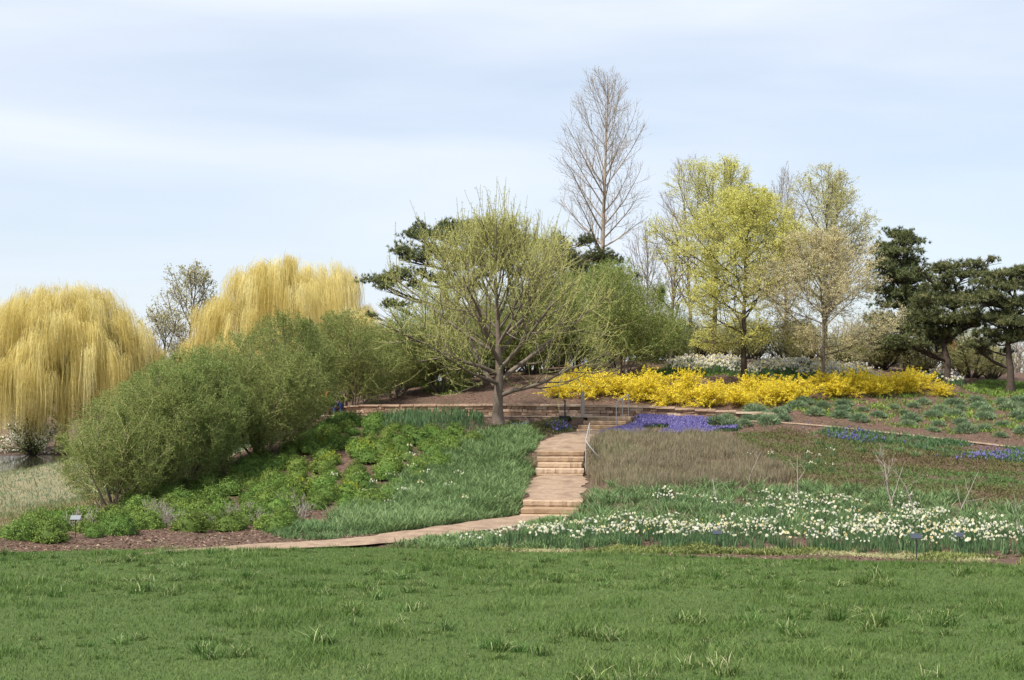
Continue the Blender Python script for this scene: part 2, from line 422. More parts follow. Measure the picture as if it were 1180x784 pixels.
M = {}
M['mulch'] = ground_mat("mulch", [(.3, (.055, .032, .022)), (.5, (.13, .08, .058)), (.72, (.24, .165, .125))], 9, bscale=25, bump=1.0, second=(1.2, (.10, .075, .045), .5, .75))
M['lawn'] = ground_mat("lawn_ground", [(.3, (.050, .080, .020)), (.7, (.10, .145, .04))], 14, bscale=40)
M['path'] = ground_mat("crushed_granite", [(.25, (.24, .165, .11)), (.5, (.34, .245, .17)), (.75, (.44, .33, .24))], 7, bscale=60, bump=.5, second=(2.3, (.22, .15, .105), .45, .72))
M['meadow'] = ground_mat("meadow_ground", [(.3, (.12, .13, .06)), (.5, (.24, .20, .12)), (.7, (.11, .15, .07))], 1.3)
M['bark_grey'] = ramp_mat("grey_bark", [(0, (.09, .07, .055)), (.5, (.17, .135, .105)), (1, (.27, .225, .18))], .9, noise=(7, .9), bump=(9, .8, (1, 1, .25)))
M['bark_dark'] = ramp_mat("dark_bark", [(0, (.035, .027, .022)), (.5, (.075, .057, .045)), (1, (.13, .10, .08))], .9, noise=(7, .9), bump=(9, .8, (1, 1, .25)))
M['bark_pale'] = ramp_mat("pale_bark", [(0, (.19, .15, .11)), (.5, (.33, .27, .21)), (1, (.45, .39, .31))], .85, noise=(4, .9), bump=(9, .5, (1, 1, .4)))
M['bark_green'] = ramp_mat("olive_twig_bark", [(0, (.29, .27, .11)), (1, (.48, .47, .20))], .85)
M['twig_grey'] = ramp_mat("grey_twigs", [(0, (.25, .215, .18)), (1, (.42, .38, .32))], .85)
M['twig_white'] = ramp_mat("whitish_twigs", [(0, (.27, .225, .185)), (1, (.45, .395, .335))], .85)
M['leaf_ginkgo'] = ramp_mat("spring_leaf_olive", [(0, (.33, .35, .08)), (.6, (.50, .52, .13)), (1, (.62, .62, .21))], .6, trans=.3)
M['leaf_shrub'] = ramp_mat("shrub_leaf", [(0, (.12, .16, .038)), (.6, (.20, .255, .068)), (1, (.31, .37, .12))], .6, trans=.3, objvar=.12)
M['leaf_maple'] = ramp_mat("maple_bloom", [(0, (.50, .49, .10)), (.6, (.69, .67, .20)), (1, (.78, .76, .30))], .6, trans=.42)
M['leaf_tan'] = ramp_mat("tan_bud", [(0, (.52, .45, .22)), (.6, (.66, .59, .32)), (1, (.74, .68, .40))], .7, trans=.42)
M['leaf_oak'] = ramp_mat("olive_yellow_bud", [(0, (.42, .40, .14)), (1, (.60, .58, .25))], .7, trans=.3)
M['leaf_pale'] = ramp_mat("pale_bud", [(0, (.33, .32, .15)), (1, (.50, .48, .26))], .7, trans=.3)
M['bud_bare'] = ramp_mat("brown_bud", [(0, (.28, .22, .15)), (1, (.44, .37, .27))], .8)
M['needle'] = ramp_mat("pine_needles", [(0, (.065, .085, .036)), (.6, (.135, .155, .065)), (1, (.27, .265, .12))], .6, trans=.22, objvar=.12)
M['willow'] = ramp_mat("golden_willow", [(0, (.57, .46, .15)), (.5, (.74, .63, .25)), (1, (.82, .74, .38))], .6, trans=.42)
M['forsythia'] = ramp_mat("forsythia_yellow", [(0, (.76, .58, .03)), (.6, (.88, .74, .06)), (1, (.90, .80, .15))], .6, trans=.4)
M['forsy_stem'] = ramp_mat("forsythia_stem", [(0, (.16, .10, .05)), (1, (.30, .20, .10))], .85)
M['mound'] = ramp_mat("mound_leaf", [(0, (.075, .13, .026)), (.6, (.165, .25, .052)), (1, (.29, .38, .09))], .6, trans=.25, objvar=.18)
M['lime'] = ramp_mat("lime_bloom", [(0, (.33, .38, .03)), (1, (.58, .56, .06))], .6, trans=.2)
M['blue_green'] = ramp_mat("blue_green_leaf", [(0, (.12, .175, .09)), (.6, (.20, .275, .15)), (1, (.29, .36, .21))], .7, trans=.15, objvar=.15)
M['strap'] = ramp_mat("strap_leaf", [(0, (.10, .165, .06)), (.6, (.165, .25, .10)), (1, (.26, .35, .165))], .6, trans=.25, spec=.08, objvar=.12)
M['strap_dark'] = ramp_mat("dark_strap_leaf", [(0, (.06, .12, .05)), (.6, (.105, .185, .08)), (1, (.18, .26, .125))], .6, trans=.25, spec=.08, objvar=.12)
M['daff'] = ramp_mat("cream_petal", [(0, (.78, .72, .42)), (.5, (.82, .80, .62)), (1, (.85, .84, .75))], .6, trans=.25)
M['daff_w'] = ramp_mat("white_petal", [(0, (.80, .80, .72)), (1, (.86, .86, .83))], .6, trans=.25)
M['cup'] = ramp_mat("yellow_cup", [(0, (.75, .50, .03)), (1, (.80, .65, .12))], .6)
M['muscari'] = ramp_mat("violet_bloom", [(0, (.075, .065, .17)), (.6, (.135, .115, .29)), (1, (.22, .20, .40))], .6, trans=.1)
M['dormant'] = ramp_mat("dormant_grass", [(0, (.14, .115, .07)), (.45, (.235, .20, .125)), (.8, (.36, .295, .20)), (1, (.20, .22, .10))], .8, trans=.2)
M['meadow_g'] = ramp_mat("meadow_blades", [(0, (.34, .25, .15)), (.4, (.26, .23, .12)), (.6, (.15, .20, .085)), (1, (.19, .26, .17))], .8, trans=.2)
M['cover'] = ramp_mat("low_cover", [(0, (.15, .11, .06)), (.5, (.14, .155, .055)), (1, (.11, .19, .06))], .7, trans=.2)
M['grass'] = ramp_mat("lawn_blades", [(0, (.068, .115, .026)), (.5, (.116, .188, .050)), (.85, (.185, .25, .082)), (1, (.33, .34, .15))], .6, trans=.25, spec=.08)
M['tuft'] = ramp_mat("coarse_grass", [(0, (.03, .07, .012)), (.55, (.085, .165, .035)), (.8, (.25, .31, .11)), (1, (.48, .48, .26))], .6, trans=.25, spec=.08, objvar=.2)
M['stone'] = ramp_mat("sandstone", [(0, (.16, .105, .075)), (.35, (.28, .18, .125)), (.7, (.40, .285, .20)), (1, (.52, .41, .31))], .9, noise=(6, .5), bump=(14, .7))
M['slab'] = ramp_mat("buff_sandstone", [(0, (.27, .18, .11)), (.5, (.42, .305, .205)), (1, (.54, .42, .31))], .85, noise=(4, .9), bump=(10, .5))
M['steel'] = ramp_mat("painted_grey_rail", [(0, (.30, .295, .28)), (1, (.38, .37, .35))], .45, spec=.5)
M['wood'] = ramp_mat("weathered_post", [(0, (.30, .27, .23)), (1, (.42, .39, .34))], .8, noise=(20, .6))
M['dark_metal'] = ramp_mat("dark_stake", [(0, (.03, .03, .032)), (1, (.05, .05, .055))], .5, spec=.4)
M['tag'] = ramp_mat("label_plate", [(0, (.035, .045, .06)), (1, (.05, .06, .08))], .6, spec=.3)
M['tag_white'] = ramp_mat("pale_label_plate", [(0, (.19, .205, .21)), (1, (.22, .235, .24))], .6, spec=.3)
M['wood_far'] = ramp_mat("far_twigs", [(0, (.16, .12, .10)), (.6, (.25, .20, .165)), (1, (.30, .28, .16))], .9)

# ------------------------------------------------------------------ ground, lawn, paths, pond
def axis(lo, hi, dense_lo, dense_hi, fine, k=1.25):
    a = list(np.arange(dense_lo, dense_hi, fine)); s = fine
    x = dense_lo
    while x > lo: s *= k; x -= s; a.append(x)
    s = fine; x = a[0]; x = dense_hi
    while x < hi: a.append(x); s *= k; x += s
    return np.sort(np.array(a))
gx = axis(-1500, 1500, -34, 34, .3); gy = axis(-60, 2500, 26, 84, .3)
GX, GY = np.meshgrid(gx, gy)
Z = terr(GX, GY).reshape(GX.shape)
under = smooth(.15, -.25, GY - lawn_edge(GX))
mb = MB(); nx, ny = len(gx), len(gy)
i, j = np.meshgrid(np.arange(nx - 1), np.arange(ny - 1)); k0 = (j * nx + i).ravel()
mb.add(np.column_stack([GX.ravel(), GY.ravel(), (Z - .08 * under).ravel()]), quads=np.stack([k0, k0 + 1, k0 + nx + 1, k0 + nx], 1), smooth=True)
link("ground", mb.mesh("ground", M['mulch']), kind="structure")

# the lawn: rows from behind the camera to the bed edge
xs = np.concatenate([np.linspace(-60, -22, 40), np.arange(-21.8, 21.8, .25), np.linspace(22, 60, 40)])
ts = np.concatenate([np.linspace(0, .5, 12), np.linspace(.52, 1, 70)])
LX, T = np.meshgrid(xs, ts); LY = -12 + (lawn_edge(LX) + .05 + 12) * T
LZ = LAWN0 - LAWNS * np.maximum(LY, -3) + 0.02 * np.sin(LX * .8) * np.sin(LY * .7) + 0.012
mb = MB(); nx, ny = len(xs), len(ts); i, j = np.meshgrid(np.arange(nx - 1), np.arange(ny - 1)); k0 = (j * nx + i).ravel()
mb.add(np.column_stack([LX.ravel(), LY.ravel(), LZ.ravel()]), quads=np.stack([k0, k0 + 1, k0 + nx + 1, k0 + nx], 1), smooth=True)
link("lawn", mb.mesh("lawn", M['lawn']), kind="structure")

def ribbon(name, line, lift=0.0, nc=5):
    mb = MB(); c = line[:, :2]; t = nrm(np.gradient(c, axis=0)); nv = np.stack([-t[:, 1], t[:, 0]], 1)
    V = []
    s = np.linspace(-1, 1, nc)
    wl = 1 + .06 * np.sin(np.arange(len(c)) * .9) + .04 * np.sin(np.arange(len(c)) * 2.3)
    rr_ = np.random.default_rng(len(line)); ed = {q: np.convolve(rr_.normal(0, .09, len(c) + 4), [.2, .6, .2], 'same')[2:-2] * abs(q) ** 3 for q in s}
    for q in s:
        w = line[:, 3] * (q * wl + np.sign(q) * ed[q]) * .95
        V.append(np.column_stack([c + nv * w[:, None], line[:, 2] + lift - .03 * (abs(q) == 1)]))
    V = np.stack(V, 1); n = len(c)
    i, j = np.meshgrid(np.arange(nc - 1), np.arange(n - 1)); k0 = (j * nc + i).ravel()
    mb.add(V.reshape(-1, 3), quads=np.stack([k0, k0 + 1, k0 + nc + 1, k0 + nc], 1), smooth=True)
    return link(name, mb.mesh(name, M['path']), kind="structure")
ribbon("lower_path", PATH_LOW); ribbon("landing_path", PATH_MID); ribbon("upper_path", PATH_UP)
ribbon("terrace_path", PATH_TER_L); ribbon("side_path", PATH_TER_R, .004); ribbon("hilltop_path", PATH_TOP)

# meadow sheet and pond
mx_ = np.arange(-60, -8.5, .5); my_ = np.arange(37, 78, .5)
MX, MY = np.meshgrid(mx_, my_); MZ = terr(MX, MY) + .02
mb = MB(); nx, ny = len(mx_), len(my_); i, j = np.meshgrid(np.arange(nx - 1), np.arange(ny - 1)); k0 = (j * nx + i).ravel()
keep = slice(None)
mb.add(np.column_stack([MX.ravel(), MY.ravel(), MZ]), quads=np.stack([k0, k0 + 1, k0 + nx + 1, k0 + nx], 1)[keep], smooth=True)
link("meadow", mb.mesh("meadow", M['meadow']), kind="structure")
wm = bpy.data.materials.new("pond_water"); wm.use_nodes = True
b = wm.node_tree.nodes['Principled BSDF']; b.inputs['Base Color'].default_value = (.035, .035, .022, 1); b.inputs['Roughness'].default_value = .06; b.inputs['IOR'].default_value = 1.33
nz = wm.node_tree.nodes.new("ShaderNodeTexNoise"); nz.inputs['Scale'].default_value = 1.5; bmp = wm.node_tree.nodes.new("ShaderNodeBump"); bmp.inputs['Strength'].default_value = .012; bmp.inputs['Distance'].default_value = .05
wm.node_tree.links.new(nz.outputs['Fac'], bmp.inputs['Height']); wm.node_tree.links.new(bmp.outputs[0], b.inputs['Normal'])
an = np.linspace(0, 2 * math.pi, 72, endpoint=False)
mb = MB(); mb.add(np.vstack([[[-42, 87, -1.2]], np.column_stack([-42 + 35.5 * np.cos(an), 87 + 18.8 * np.sin(an), np.full(72, -1.2)])]), tris=[[0, 1 + k, 1 + (k + 1) % 72] for k in range(72)])
link("pond_water", mb.mesh("pond_water", wm), kind="structure")

# ------------------------------------------------------------------ stone wall, steps, rails, posts
wl = polyline([list(P3(385, 476, 58)) + [0], list(P3(420, 473, 56.8)) + [0], list(P3(470, 478, 55.6)) + [0], list(P3(560, 478, 55.0)) + [0], list(P3(640, 478.5, 54.6)) + [0], list(P3(720, 479, 54.3)) + [0], list(P3(800, 480, 53.9)) + [0], list(P3(885, 480, 53.2)) + [0]], .1)
cum = np.concatenate([[0], np.cumsum(np.linalg.norm(np.diff(wl[:, :2], axis=0), axis=1))])
def wall_at(s):
    x = np.interp(s, cum, wl[:, 0]); y = np.interp(s, cum, wl[:, 1]); x2 = np.interp(s + .1, cum, wl[:, 0]); y2 = np.interp(s + .1, cum, wl[:, 1])
    return x, y, math.atan2(y2 - y, x2 - x + 1e-9)
wtot = cum[-1] - .15
wx0, wy0, _ = wall_at(wtot * .5); wz0 = 2.3
wall = thing("stone_wall", "low reddish sandstone retaining wall running behind the terrace path below the yellow shrubs", "wall", (wx0, wy0, wz0))
mbw, mbc = MB(), MB()
base_z = np.interp(np.linspace(0, 1, 50), [0, .12, .45, .75, 1], [2.20, 2.27, 2.33, 2.26, 2.02])
def wbase(s): return float(np.interp(s / wtot, np.linspace(0, 1, 50), base_z))
nC = 4; hC = .118
for c in range(nC):
    s = rng.uniform(-.2, 0)
    while s < wtot:
        ln = rng.uniform(.16, .52); m_ = min(max(s + ln / 2, 0), wtot); x, y, rz = wall_at(m_)
        d = rng.uniform(.34, .40)
        box(mbw, (x - wx0, y - wy0, wbase(m_) - wz0 + hC * (c + .5) - .06), (ln - .015, d, hC - .012), rz, a=float(np.clip(rng.normal(.38, .27), 0, 1)), jit=.006)
        s += ln
s = 0
while s < wtot:
    ln = rng.uniform(.5, 1.1); m_ = min(s + ln / 2, wtot); x, y, rz = wall_at(m_)
    box(mbc, (x - wx0, y - wy0 - .02, wbase(m_) - wz0 + hC * nC - .06 + .036), (ln - .012, .46, .07), rz, a=rng.uniform(.55, .95), jit=.006); s += ln
s = 0
while s < wtot:      # dark earth-packed core behind the joints
    x, y, rz = wall_at(s); box(mbw, (x - wx0, y - wy0 + .03, wbase(s) - wz0 + .16), (.62, .24, .42), rz, a=0.0); s += .6
link("wall_body", mbw.mesh("wall_body", M['stone']), wall); link("coping", mbc.mesh("coping", M['stone']), wall)

FLAB = ["bottom flight of two broad buff stone steps beside the daffodils", "middle flight of four buff stone steps with a grey handrail at its right", "top flight of three buff stone steps climbing to the stone wall"]
for fi, (a, b_, n, hw) in enumerate(FL):
    d = (b_ - a)[:2]; Ld = np.linalg.norm(d); rz = math.atan2(d[1], d[0]) - math.pi / 2
    rise = (b_[2] - a[2]) / n; run = Ld / max(1, n - .6)
    root = thing("stone_steps", FLAB[fi], "steps", a, rz, "flights of stone steps on the garden path")
    for k in range(n + 1):
        mb = MB(); w = hw * 2 * rng.uniform(.98, 1.06)
        zt = rise * k if k else .015
        nseg = int(rng.integers(1, 3)) if k else 1
        cuts = np.concatenate([[-w / 2], np.sort(rng.uniform(-w * .25, w * .25, nseg - 1)), [w / 2]])
        for q in range(nseg):
            # a slab with a chipped, slightly wavy front edge
            nx = 10; xs_ = np.linspace(cuts[q] + .004, cuts[q + 1] - .004, nx); fy = -.04 + rng.normal(0, .012, nx); bev = .018
            y0 = run * (k - 1) if k else -.22
            dep = run + (.16 if k < n else .28)
            rows = [np.column_stack([xs_, y0 + fy + .05, np.full(nx, zt - rise - .05)]), np.column_stack([xs_, y0 + fy + .004, np.full(nx, zt - rise * .72)]), np.column_stack([xs_, y0 + fy, np.full(nx, zt - bev)]), np.column_stack([xs_, y0 + fy + bev, zt + rng.normal(0, .003, nx)]), np.column_stack([xs_, np.full(nx, y0 + dep), np.full(nx, zt)]), np.column_stack([xs_, np.full(nx, y0 + dep), np.full(nx, zt - rise - .05)])]
            V = np.concatenate(rows); qd = [[r * nx + i, r * nx + i + 1, (r + 1) * nx + i + 1, (r + 1) * nx + i] for r in range(5) for i in range(nx - 1)]
            ends = [[nx * r for r in range(6)], [nx * r + nx - 1 for r in range(6)]]
            for e in ends: qd += [[e[0], e[1], e[2], e[3]], [e[0], e[3], e[4], e[5]]]
            mb.add(V, quads=qd, a=rng.uniform(.1, .85))
        link("step", mb.mesh("step", M['slab']), root)

def bar(mb, pts, r, k=8, a=.5, mat=0):
    P = np.array(pts, float)[None]; tubes(mb, P, np.full((1, P.shape[1]), r), k, a, mat)
def handrail(label, pa, pb, h, posts, curl, zoff=0.0):
    pa, pb = np.array(pa), np.array(pb); root = thing("handrail", label, "handrail", pa)
    d = pb - pa; ts = np.linspace(0, 1, 12); u = d / np.linalg.norm(d)
    pts = [np.array([0, 0, h]) + d * t for t in ts]
    if curl:   # the low end curves outward and back down to its own post
        cv = [np.array([0, 0, h]) - u * (.22 * math.sin(t)) * np.array([1, 1, .3]) - np.array([0, 0, .30 * (1 - math.cos(t))]) + np.array([.25 * (1 - math.cos(t)), 0, 0]) for t in np.linspace(.1, math.pi * .8, 12)]
        pts = cv[::-1] + pts
    mb = MB(); bar(mb, pts, .017)
    link("rail", mb.mesh("rail", M['steel']), root)
    for t in posts:
        q = d * t; zg = float(terr([pa[0] + q[0]], [pa[1] + q[1]])[0]) - pa[2] - .15
        mb = MB(); bar(mb, [[q[0], q[1], zg], [q[0], q[1], q[2] + h * .5], [q[0], q[1], q[2] + h]], .016)
        link("post", mb.mesh("post", M['steel']), root)
handrail("grey metal handrail with a curled lower end beside the middle steps", P3(675, 541, 45.4), P3(679.5, 520, 47.2), .88, (0.02, .98), True)
handrail("grey metal handrail with three posts sloping up beside the top steps", P3(710, 493, 51.9), P3(724.5, 483, 53.0), .88, (.02, .5, .98), False)
def post(px, py, Y, h, r, label, mat='wood', cat="post", name="wooden_post"):
    p = P3(px, py, Y); p[2] = float(terr([p[0]], [p[1]])[0]); mb = MB()
    box(mb, (0, 0, h / 2 - .1), (r * 2, r * 2, h + .2), .2, jit=.004); box(mb, (0, 0, h + .012), (r * 1.8, r * 1.8, .03), .2, jit=.002)
    link(name, mb.mesh(name, M[mat]), None, p, label=label, category=cat)
post(671.5, 483, 53.1, .92, .055, "pale weathered wooden post at the left of the top steps")
post(842, 420, 66, .55, .04, "short pale post left of the trunk of the yellow blooming tree", "wood")
post(795.5, 414, 71, .5, .035, "short pale post beside the hilltop path", "wood")
def stake(px, py, label, plate='tag', s=1.0, Y=None):
    p = ground_at(px, py)[0]; root = thing("plant_label", label, "plant label", p, rng.uniform(-.2, .2))
    mb = MB(); bar(mb, [[0, 0, -.1], [0, 0, .2 * s], [0, -.01, .42 * s]], .011); link("stake", mb.mesh("stake", M['dark_metal']), root)
    mb = MB(); c, sn = math.cos(.7), math.sin(.7); w, h, t = .105 * s, .065 * s, .007
    v = np.array([[x * w, y * h * c - z * t * sn, y * h * sn + z * t * c] for z in (-1, 1) for y in (-1, 1) for x in (-1, 1)]) + np.array([0, -.015, .44 * s])
    mb.add(v, quads=[[0, 2, 3, 1], [4, 5, 7, 6], [0, 1, 5, 4], [2, 6, 7, 3], [0, 4, 6, 2], [1, 3, 7, 5]])
    link("plate", mb.mesh("plate", M[plate]), root)
stake(1056, 645, "dark plant label on a stake standing in front of the cream daffodils")
stake(1106, 640, "dark blue plant label on a stake near the right end of the daffodil band", s=.9)
stake(826, 634, "small blue plant label half hidden among the cream daffodils", s=.8)
stake(87, 621, "pale plant label on a stake at the left end of the mulch strip", 'tag_white', 1.05)
p = P3(651, 486, 52.6); p[2] = float(terr([p[0]], [p[1]])[0])
root = thing("marker_post", "slim dark marker post on a dark base left of the top steps", "marker post", p)
mb = MB(); bar(mb, [[0, 0, -.1], [0, 0, .35], [0, 0, .68]], .028); link("post", mb.mesh("post", M['dark_metal']), root)
mb = MB(); box(mb, (0, 0, .05), (.42, .3, .12), jit=.02); link("base", mb.mesh("base", M['dark_metal']), root)

# ------------------------------------------------------------------ trees
def place(px, py, Y):
    p = P3(px, py, Y); p[2] = float(terr([p[0]], [p[1]])[0]); return p
def height(p, ytop):
    """metres from the ground point p up to photo row ytop at that depth"""
    return float(P3(590, ytop, p[1])[2] - p[2])
def tree(name, label, loc, trunk, crown, tm, cm, group=None, cat="tree"):
    r = thing(name, label, cat, loc, 0, group)
    link("trunk", trunk.mesh("trunk", tm), r); link("crown", crown.mesh("crown", cm), r)
    return r
def flare(R, n=3, f=1.5):
    R = R.copy(); R[:, 0] *= f; R[:, 1] *= 1.12; return R

def spreading_tree(Hh, rad, c0, r_tr, t_lo, n1, n2, n3, leaf, ls, leafn, bark, twig, leafm, ang_lo=70, ang_hi=28, up=.5, wig=.16, twig_r=.006, lead=.92, l2=.5, l3=.55, crown_r=None, ang2=42, spur=0.0, flat=0.0, clump=0.0, up3=.3, lean=(0, 0), lowflat=False, whips=0, thin=1.0, sway=.10):
    """trunk, limbs and boughs in one mesh; twigs and leaves in another. c0 = crown centre height, crown_r = ellipsoid radii"""
    cr = crown_r or (rad, rad, Hh - c0); cc = (lean[0] * .6, lean[1] * .6, c0)
    tr = MB(); cw = MB()
    P0 = grow(np.array([[0, 0, -.15]]), np.array([[lean[0] * .12, lean[1] * .12, 1.0]]), (Hh + .15) * lead, 16, .15, sway); R0 = flare(taper([r_tr], r_tr * .08, 16, .8))
    tubes(tr, P0, R0, 10, .5)
    pos, d, rr, t = kids(P0, R0, n1, t_lo, .96, lambda t: R_(ang_lo) + (R_(ang_hi) - R_(ang_lo)) * (t - t_lo) / (1 - t_lo), .12)
    L1 = exitd(pos, d, cc, cr) * rng.uniform(.82, 1.06, len(pos))
    P1 = grow(pos, d, L1, 9, up * (.12 + 1.3 * (t - t_lo)) if lowflat else up, wig); R1 = taper(np.minimum(rr * (.72 if lowflat else .62), .012 + L1 * .021) * thin, twig_r * 1.3, 9); tubes(tr, P1, R1, 6, rng.uniform(.3, .7, len(P1)))
    pos, d, rr, t = kids(P1, R1, n2, .18, .97, R_(ang2), .2)
    kp = rng.uniform(0, 1, len(pos)) < np.clip(np.repeat(L1, n2) / np.median(L1), .2, 1); pos, d, rr, t = pos[kp], d[kp], rr[kp], t[kp]; L1r = np.repeat(L1, n2)[kp]
    L2 = np.minimum(exitd(pos, d, cc, cr), L1r * l2 * (1.15 - .6 * t)) * rng.uniform(.75, 1.1, len(pos))
    P2 = grow(pos, d, L2, 6, up * .9, wig * 1.3); R2 = taper(np.minimum(rr * .6, .008 + L2 * .014) * thin, twig_r, 6); tubes(tr, P2, R2, 4, rng.uniform(.3, .8, len(P2)))
    tw = [P2]
    leafn = list(leafn)
    if n3:
        pos, d, rr, t = kids(P2, R2, n3, .15, .98, R_(ang2 + 2), .25)
        L3 = np.minimum(exitd(pos, d, cc, np.array(cr) * 1.06), np.repeat(L2, n3) * l3 * (1.2 - .6 * t) + .1) * rng.uniform(.7, 1.2, len(pos))
        P3_ = grow(pos, d, L3, 4, up3, wig * 1.5); R3 = taper(np.minimum(rr * .7, twig_r), twig_r * .5, 4); tubes(cw, P3_, R3, 3, rng.uniform(.2, .9, len(P3_)), 0)
        tw.append(P3_)
    if whips:
        src = np.concatenate([P1[:, 5:].reshape(-1, 3), P2[:, 2:].reshape(-1, 3)]); src = src[src[:, 2] > Hh * .62]; st = src[rng.integers(0, len(src), whips)]
        Pw = grow(st, np.array([0, 0, 1.0]) + rng.normal(0, .16, (whips, 3)) + st * np.array([.07, .07, 0]), rng.uniform(.35, 1.0, whips) * np.minimum(1.7, Hh * 1.02 - st[:, 2] + .35), 6, .2, .10); tubes(cw, Pw, taper(np.full(whips, .010), .005, 6), 4, rng.uniform(.1, .7, whips), 0)
        tw.append(Pw); leafn = list(leafn) + [9]
    for k, (P, nn) in enumerate(zip(tw, leafn)):
        if nn <= 0: continue
        ln_ = np.linalg.norm(P[:, -1] - P[:, 0], axis=1); ok_ = rng.uniform(0, 1, len(P)) < ln_ / np.median(ln_); P = P[ok_]
        if spur:   # short spur shoots with a tuft of small leaves
            c = along(P, nn, .08); sd = nrm(rng.normal(0, 1, c.shape) + np.array([0, 0, .5])); e = c + sd * spur * rng.uniform(.4, 1.2, (len(c), 1))
            tubes(cw, np.stack([c, e], 1), np.full((len(c), 2), twig_r * .45), 3, .8, 0)
            for q in range(3): leaves(cw, e + rng.normal(0, ls * .35, e.shape), ls, mat=1, flat=flat)
        else:
            c = along(P, nn, .2)
            if clump: c = c + rng.normal(0, clump, c.shape) * np.array([1, 1, .5])
            leaves(cw, c, ls, mat=1, flat=flat)
    return tr, cw, [M[bark]], [M[twig], M[leafm]]

# the big olive tree by the terrace
rng = np.random.default_rng(101)
p = place(574, 490, 51); hh = height(p, 226)
tr, cw, tm, cm = spreading_tree(hh, 3.9, 3.3, .22, .19, 28, 12, 8, 'x', .038, (8, 8), 'bark_grey', 'bark_green', 'leaf_ginkgo', ang_lo=66, ang_hi=14, up=.75, wig=.22, twig_r=.0095, lead=.74, crown_r=(4.3, 4.2, 3.8), spur=.06, l2=.50, l3=.85, up3=.8, lowflat=True, whips=150, thin=.85)
tree("spreading_tree", "broad low branched olive green tree on a short trunk in front of the stone wall", p, tr, cw, tm, cm)

# tall bare poplar
rng = np.random.default_rng(102)
p = place(694, 428, 72); hh = height(p, 80)
tr, cw, tm, cm = spreading_tree(hh, 2.6, 9.1, .19, .36, 38, 10, 7, 'x', .045, (2, 3), 'bark_pale', 'twig_grey', 'bud_bare', thin=.75, sway=.035, ang_lo=52, ang_hi=22, up=.45, wig=.15, twig_r=.006, lead=.99, crown_r=(2.6, 2.6, 5.35), l2=.42, l3=.6, ang2=38, up3=.4)
tree("bare_tree", "tallest tree, bare and slender with a pale trunk above the green shrubs", p, tr, cw, tm, cm)

# blooming maples on the right
rng = np.random.default_rng(103)
p = place(857, 432, 60); hh = height(p, 200)
tr, cw, tm, cm = spreading_tree(hh, 2.25, 4.45, .14, .21, 38, 13, 8, 'x', .060, (26, 28), 'bark_dark', 'bark_grey', 'leaf_maple', ang_lo=78, ang_hi=26, up=.22, thin=.8, crown_r=(3.35, 3.0, 3.5), l2=.45, clump=.07, flat=.4)
tree("maple_tree", "bright yellow green blooming tree with a dark trunk behind the yellow shrubs", p, tr, cw, tm, cm)
rng = np.random.default_rng(104)
p = place(822, 424, 67); hh = height(p, 184)
tr, cw, tm, cm = spreading_tree(hh, 2.1, 5.7, .16, .28, 28, 12, 7, 'x', .064, (18, 22), 'bark_dark', 'bark_grey', 'leaf_maple', ang_lo=72, ang_hi=24, up=.25, crown_r=(3.0, 2.6, 3.55), l2=.45, clump=.09, flat=.5)
tree("maple_tree", "taller thin yellow green tree standing behind and left of the brightest blooming one", p, tr, cw, tm, cm)
rng = np.random.default_rng(105)
p = place(949, 436, 58); hh = height(p, 255)
tr, cw, tm, cm = spreading_tree(hh, 2.5, 3.7, .10, .22, 36, 13, 8, 'x', .056, (16, 17), 'bark_grey', 'twig_grey', 'leaf_tan', ang_lo=82, ang_hi=22, up=.32, thin=.8, crown_r=(3.3, 3.0, 2.75), l2=.45, clump=.05)
tree("budding_tree", "round tan budding tree on a slim grey trunk right of the blooming yellow one", p, tr, cw, tm, cm)
rng = np.random.default_rng(106)
p = place(950, 424, 70); hh = height(p, 214)
tr, cw, tm, cm = spreading_tree(hh, 2.6, 5.7, .17, .25, 28, 12, 7, 'x', .066, (15, 15), 'bark_dark', 'twig_grey', 'leaf_oak', ang_lo=66, ang_hi=25, up=.35, crown_r=(2.9, 2.8, 3.6), l2=.45, clump=.06)
tree("budding_tree", "dull olive yellow budding tree rising behind the round tan one", p, tr, cw, tm, cm)
rng = np.random.default_rng(107)
p = place(773, 421, 71); hh = height(p, 243)
tr, cw, tm, cm = spreading_tree(hh, 1.5, 4.6, .12, .25, 20, 8, 6, 'x', .06, (3, 4), 'bark_grey', 'twig_grey', 'leaf_tan', ang_lo=48, ang_hi=20, up=.5, crown_r=(1.5, 1.5, 3.1), l2=.45)
tree("budding_tree", "slim greyish budding tree between the tall bare tree and the yellow ones", p, tr, cw, tm, cm)
for px, yt, Y, lab, rr in [(796, 180, 80, "bare grey tree showing behind the left edge of the yellow trees", 2.0), (907, 196, 82, "bare grey tree top showing between the yellow and the olive budding trees", 1.7), (742, 262, 84, "low bare grey tree just right of the tall bare one", 1.6), (652, 268, 82, "thin bare tree just left of the tall bare one", 1.4)]:
    rng = np.random.default_rng(px); p = place(px, 420, Y); hh = height(p, yt)
    tr, cw, tm, cm = spreading_tree(hh, rr, hh * .6, .13, .25, 18, 9, 6, 'x', .05, (0, 2), 'bark_grey', 'twig_grey', 'bud_bare', ang_lo=40, ang_hi=18, up=.4, crown_r=(rr, rr, hh * .42), l2=.45, ang2=34)
    tree("bare_tree", lab, p, tr, cw, tm, cm)

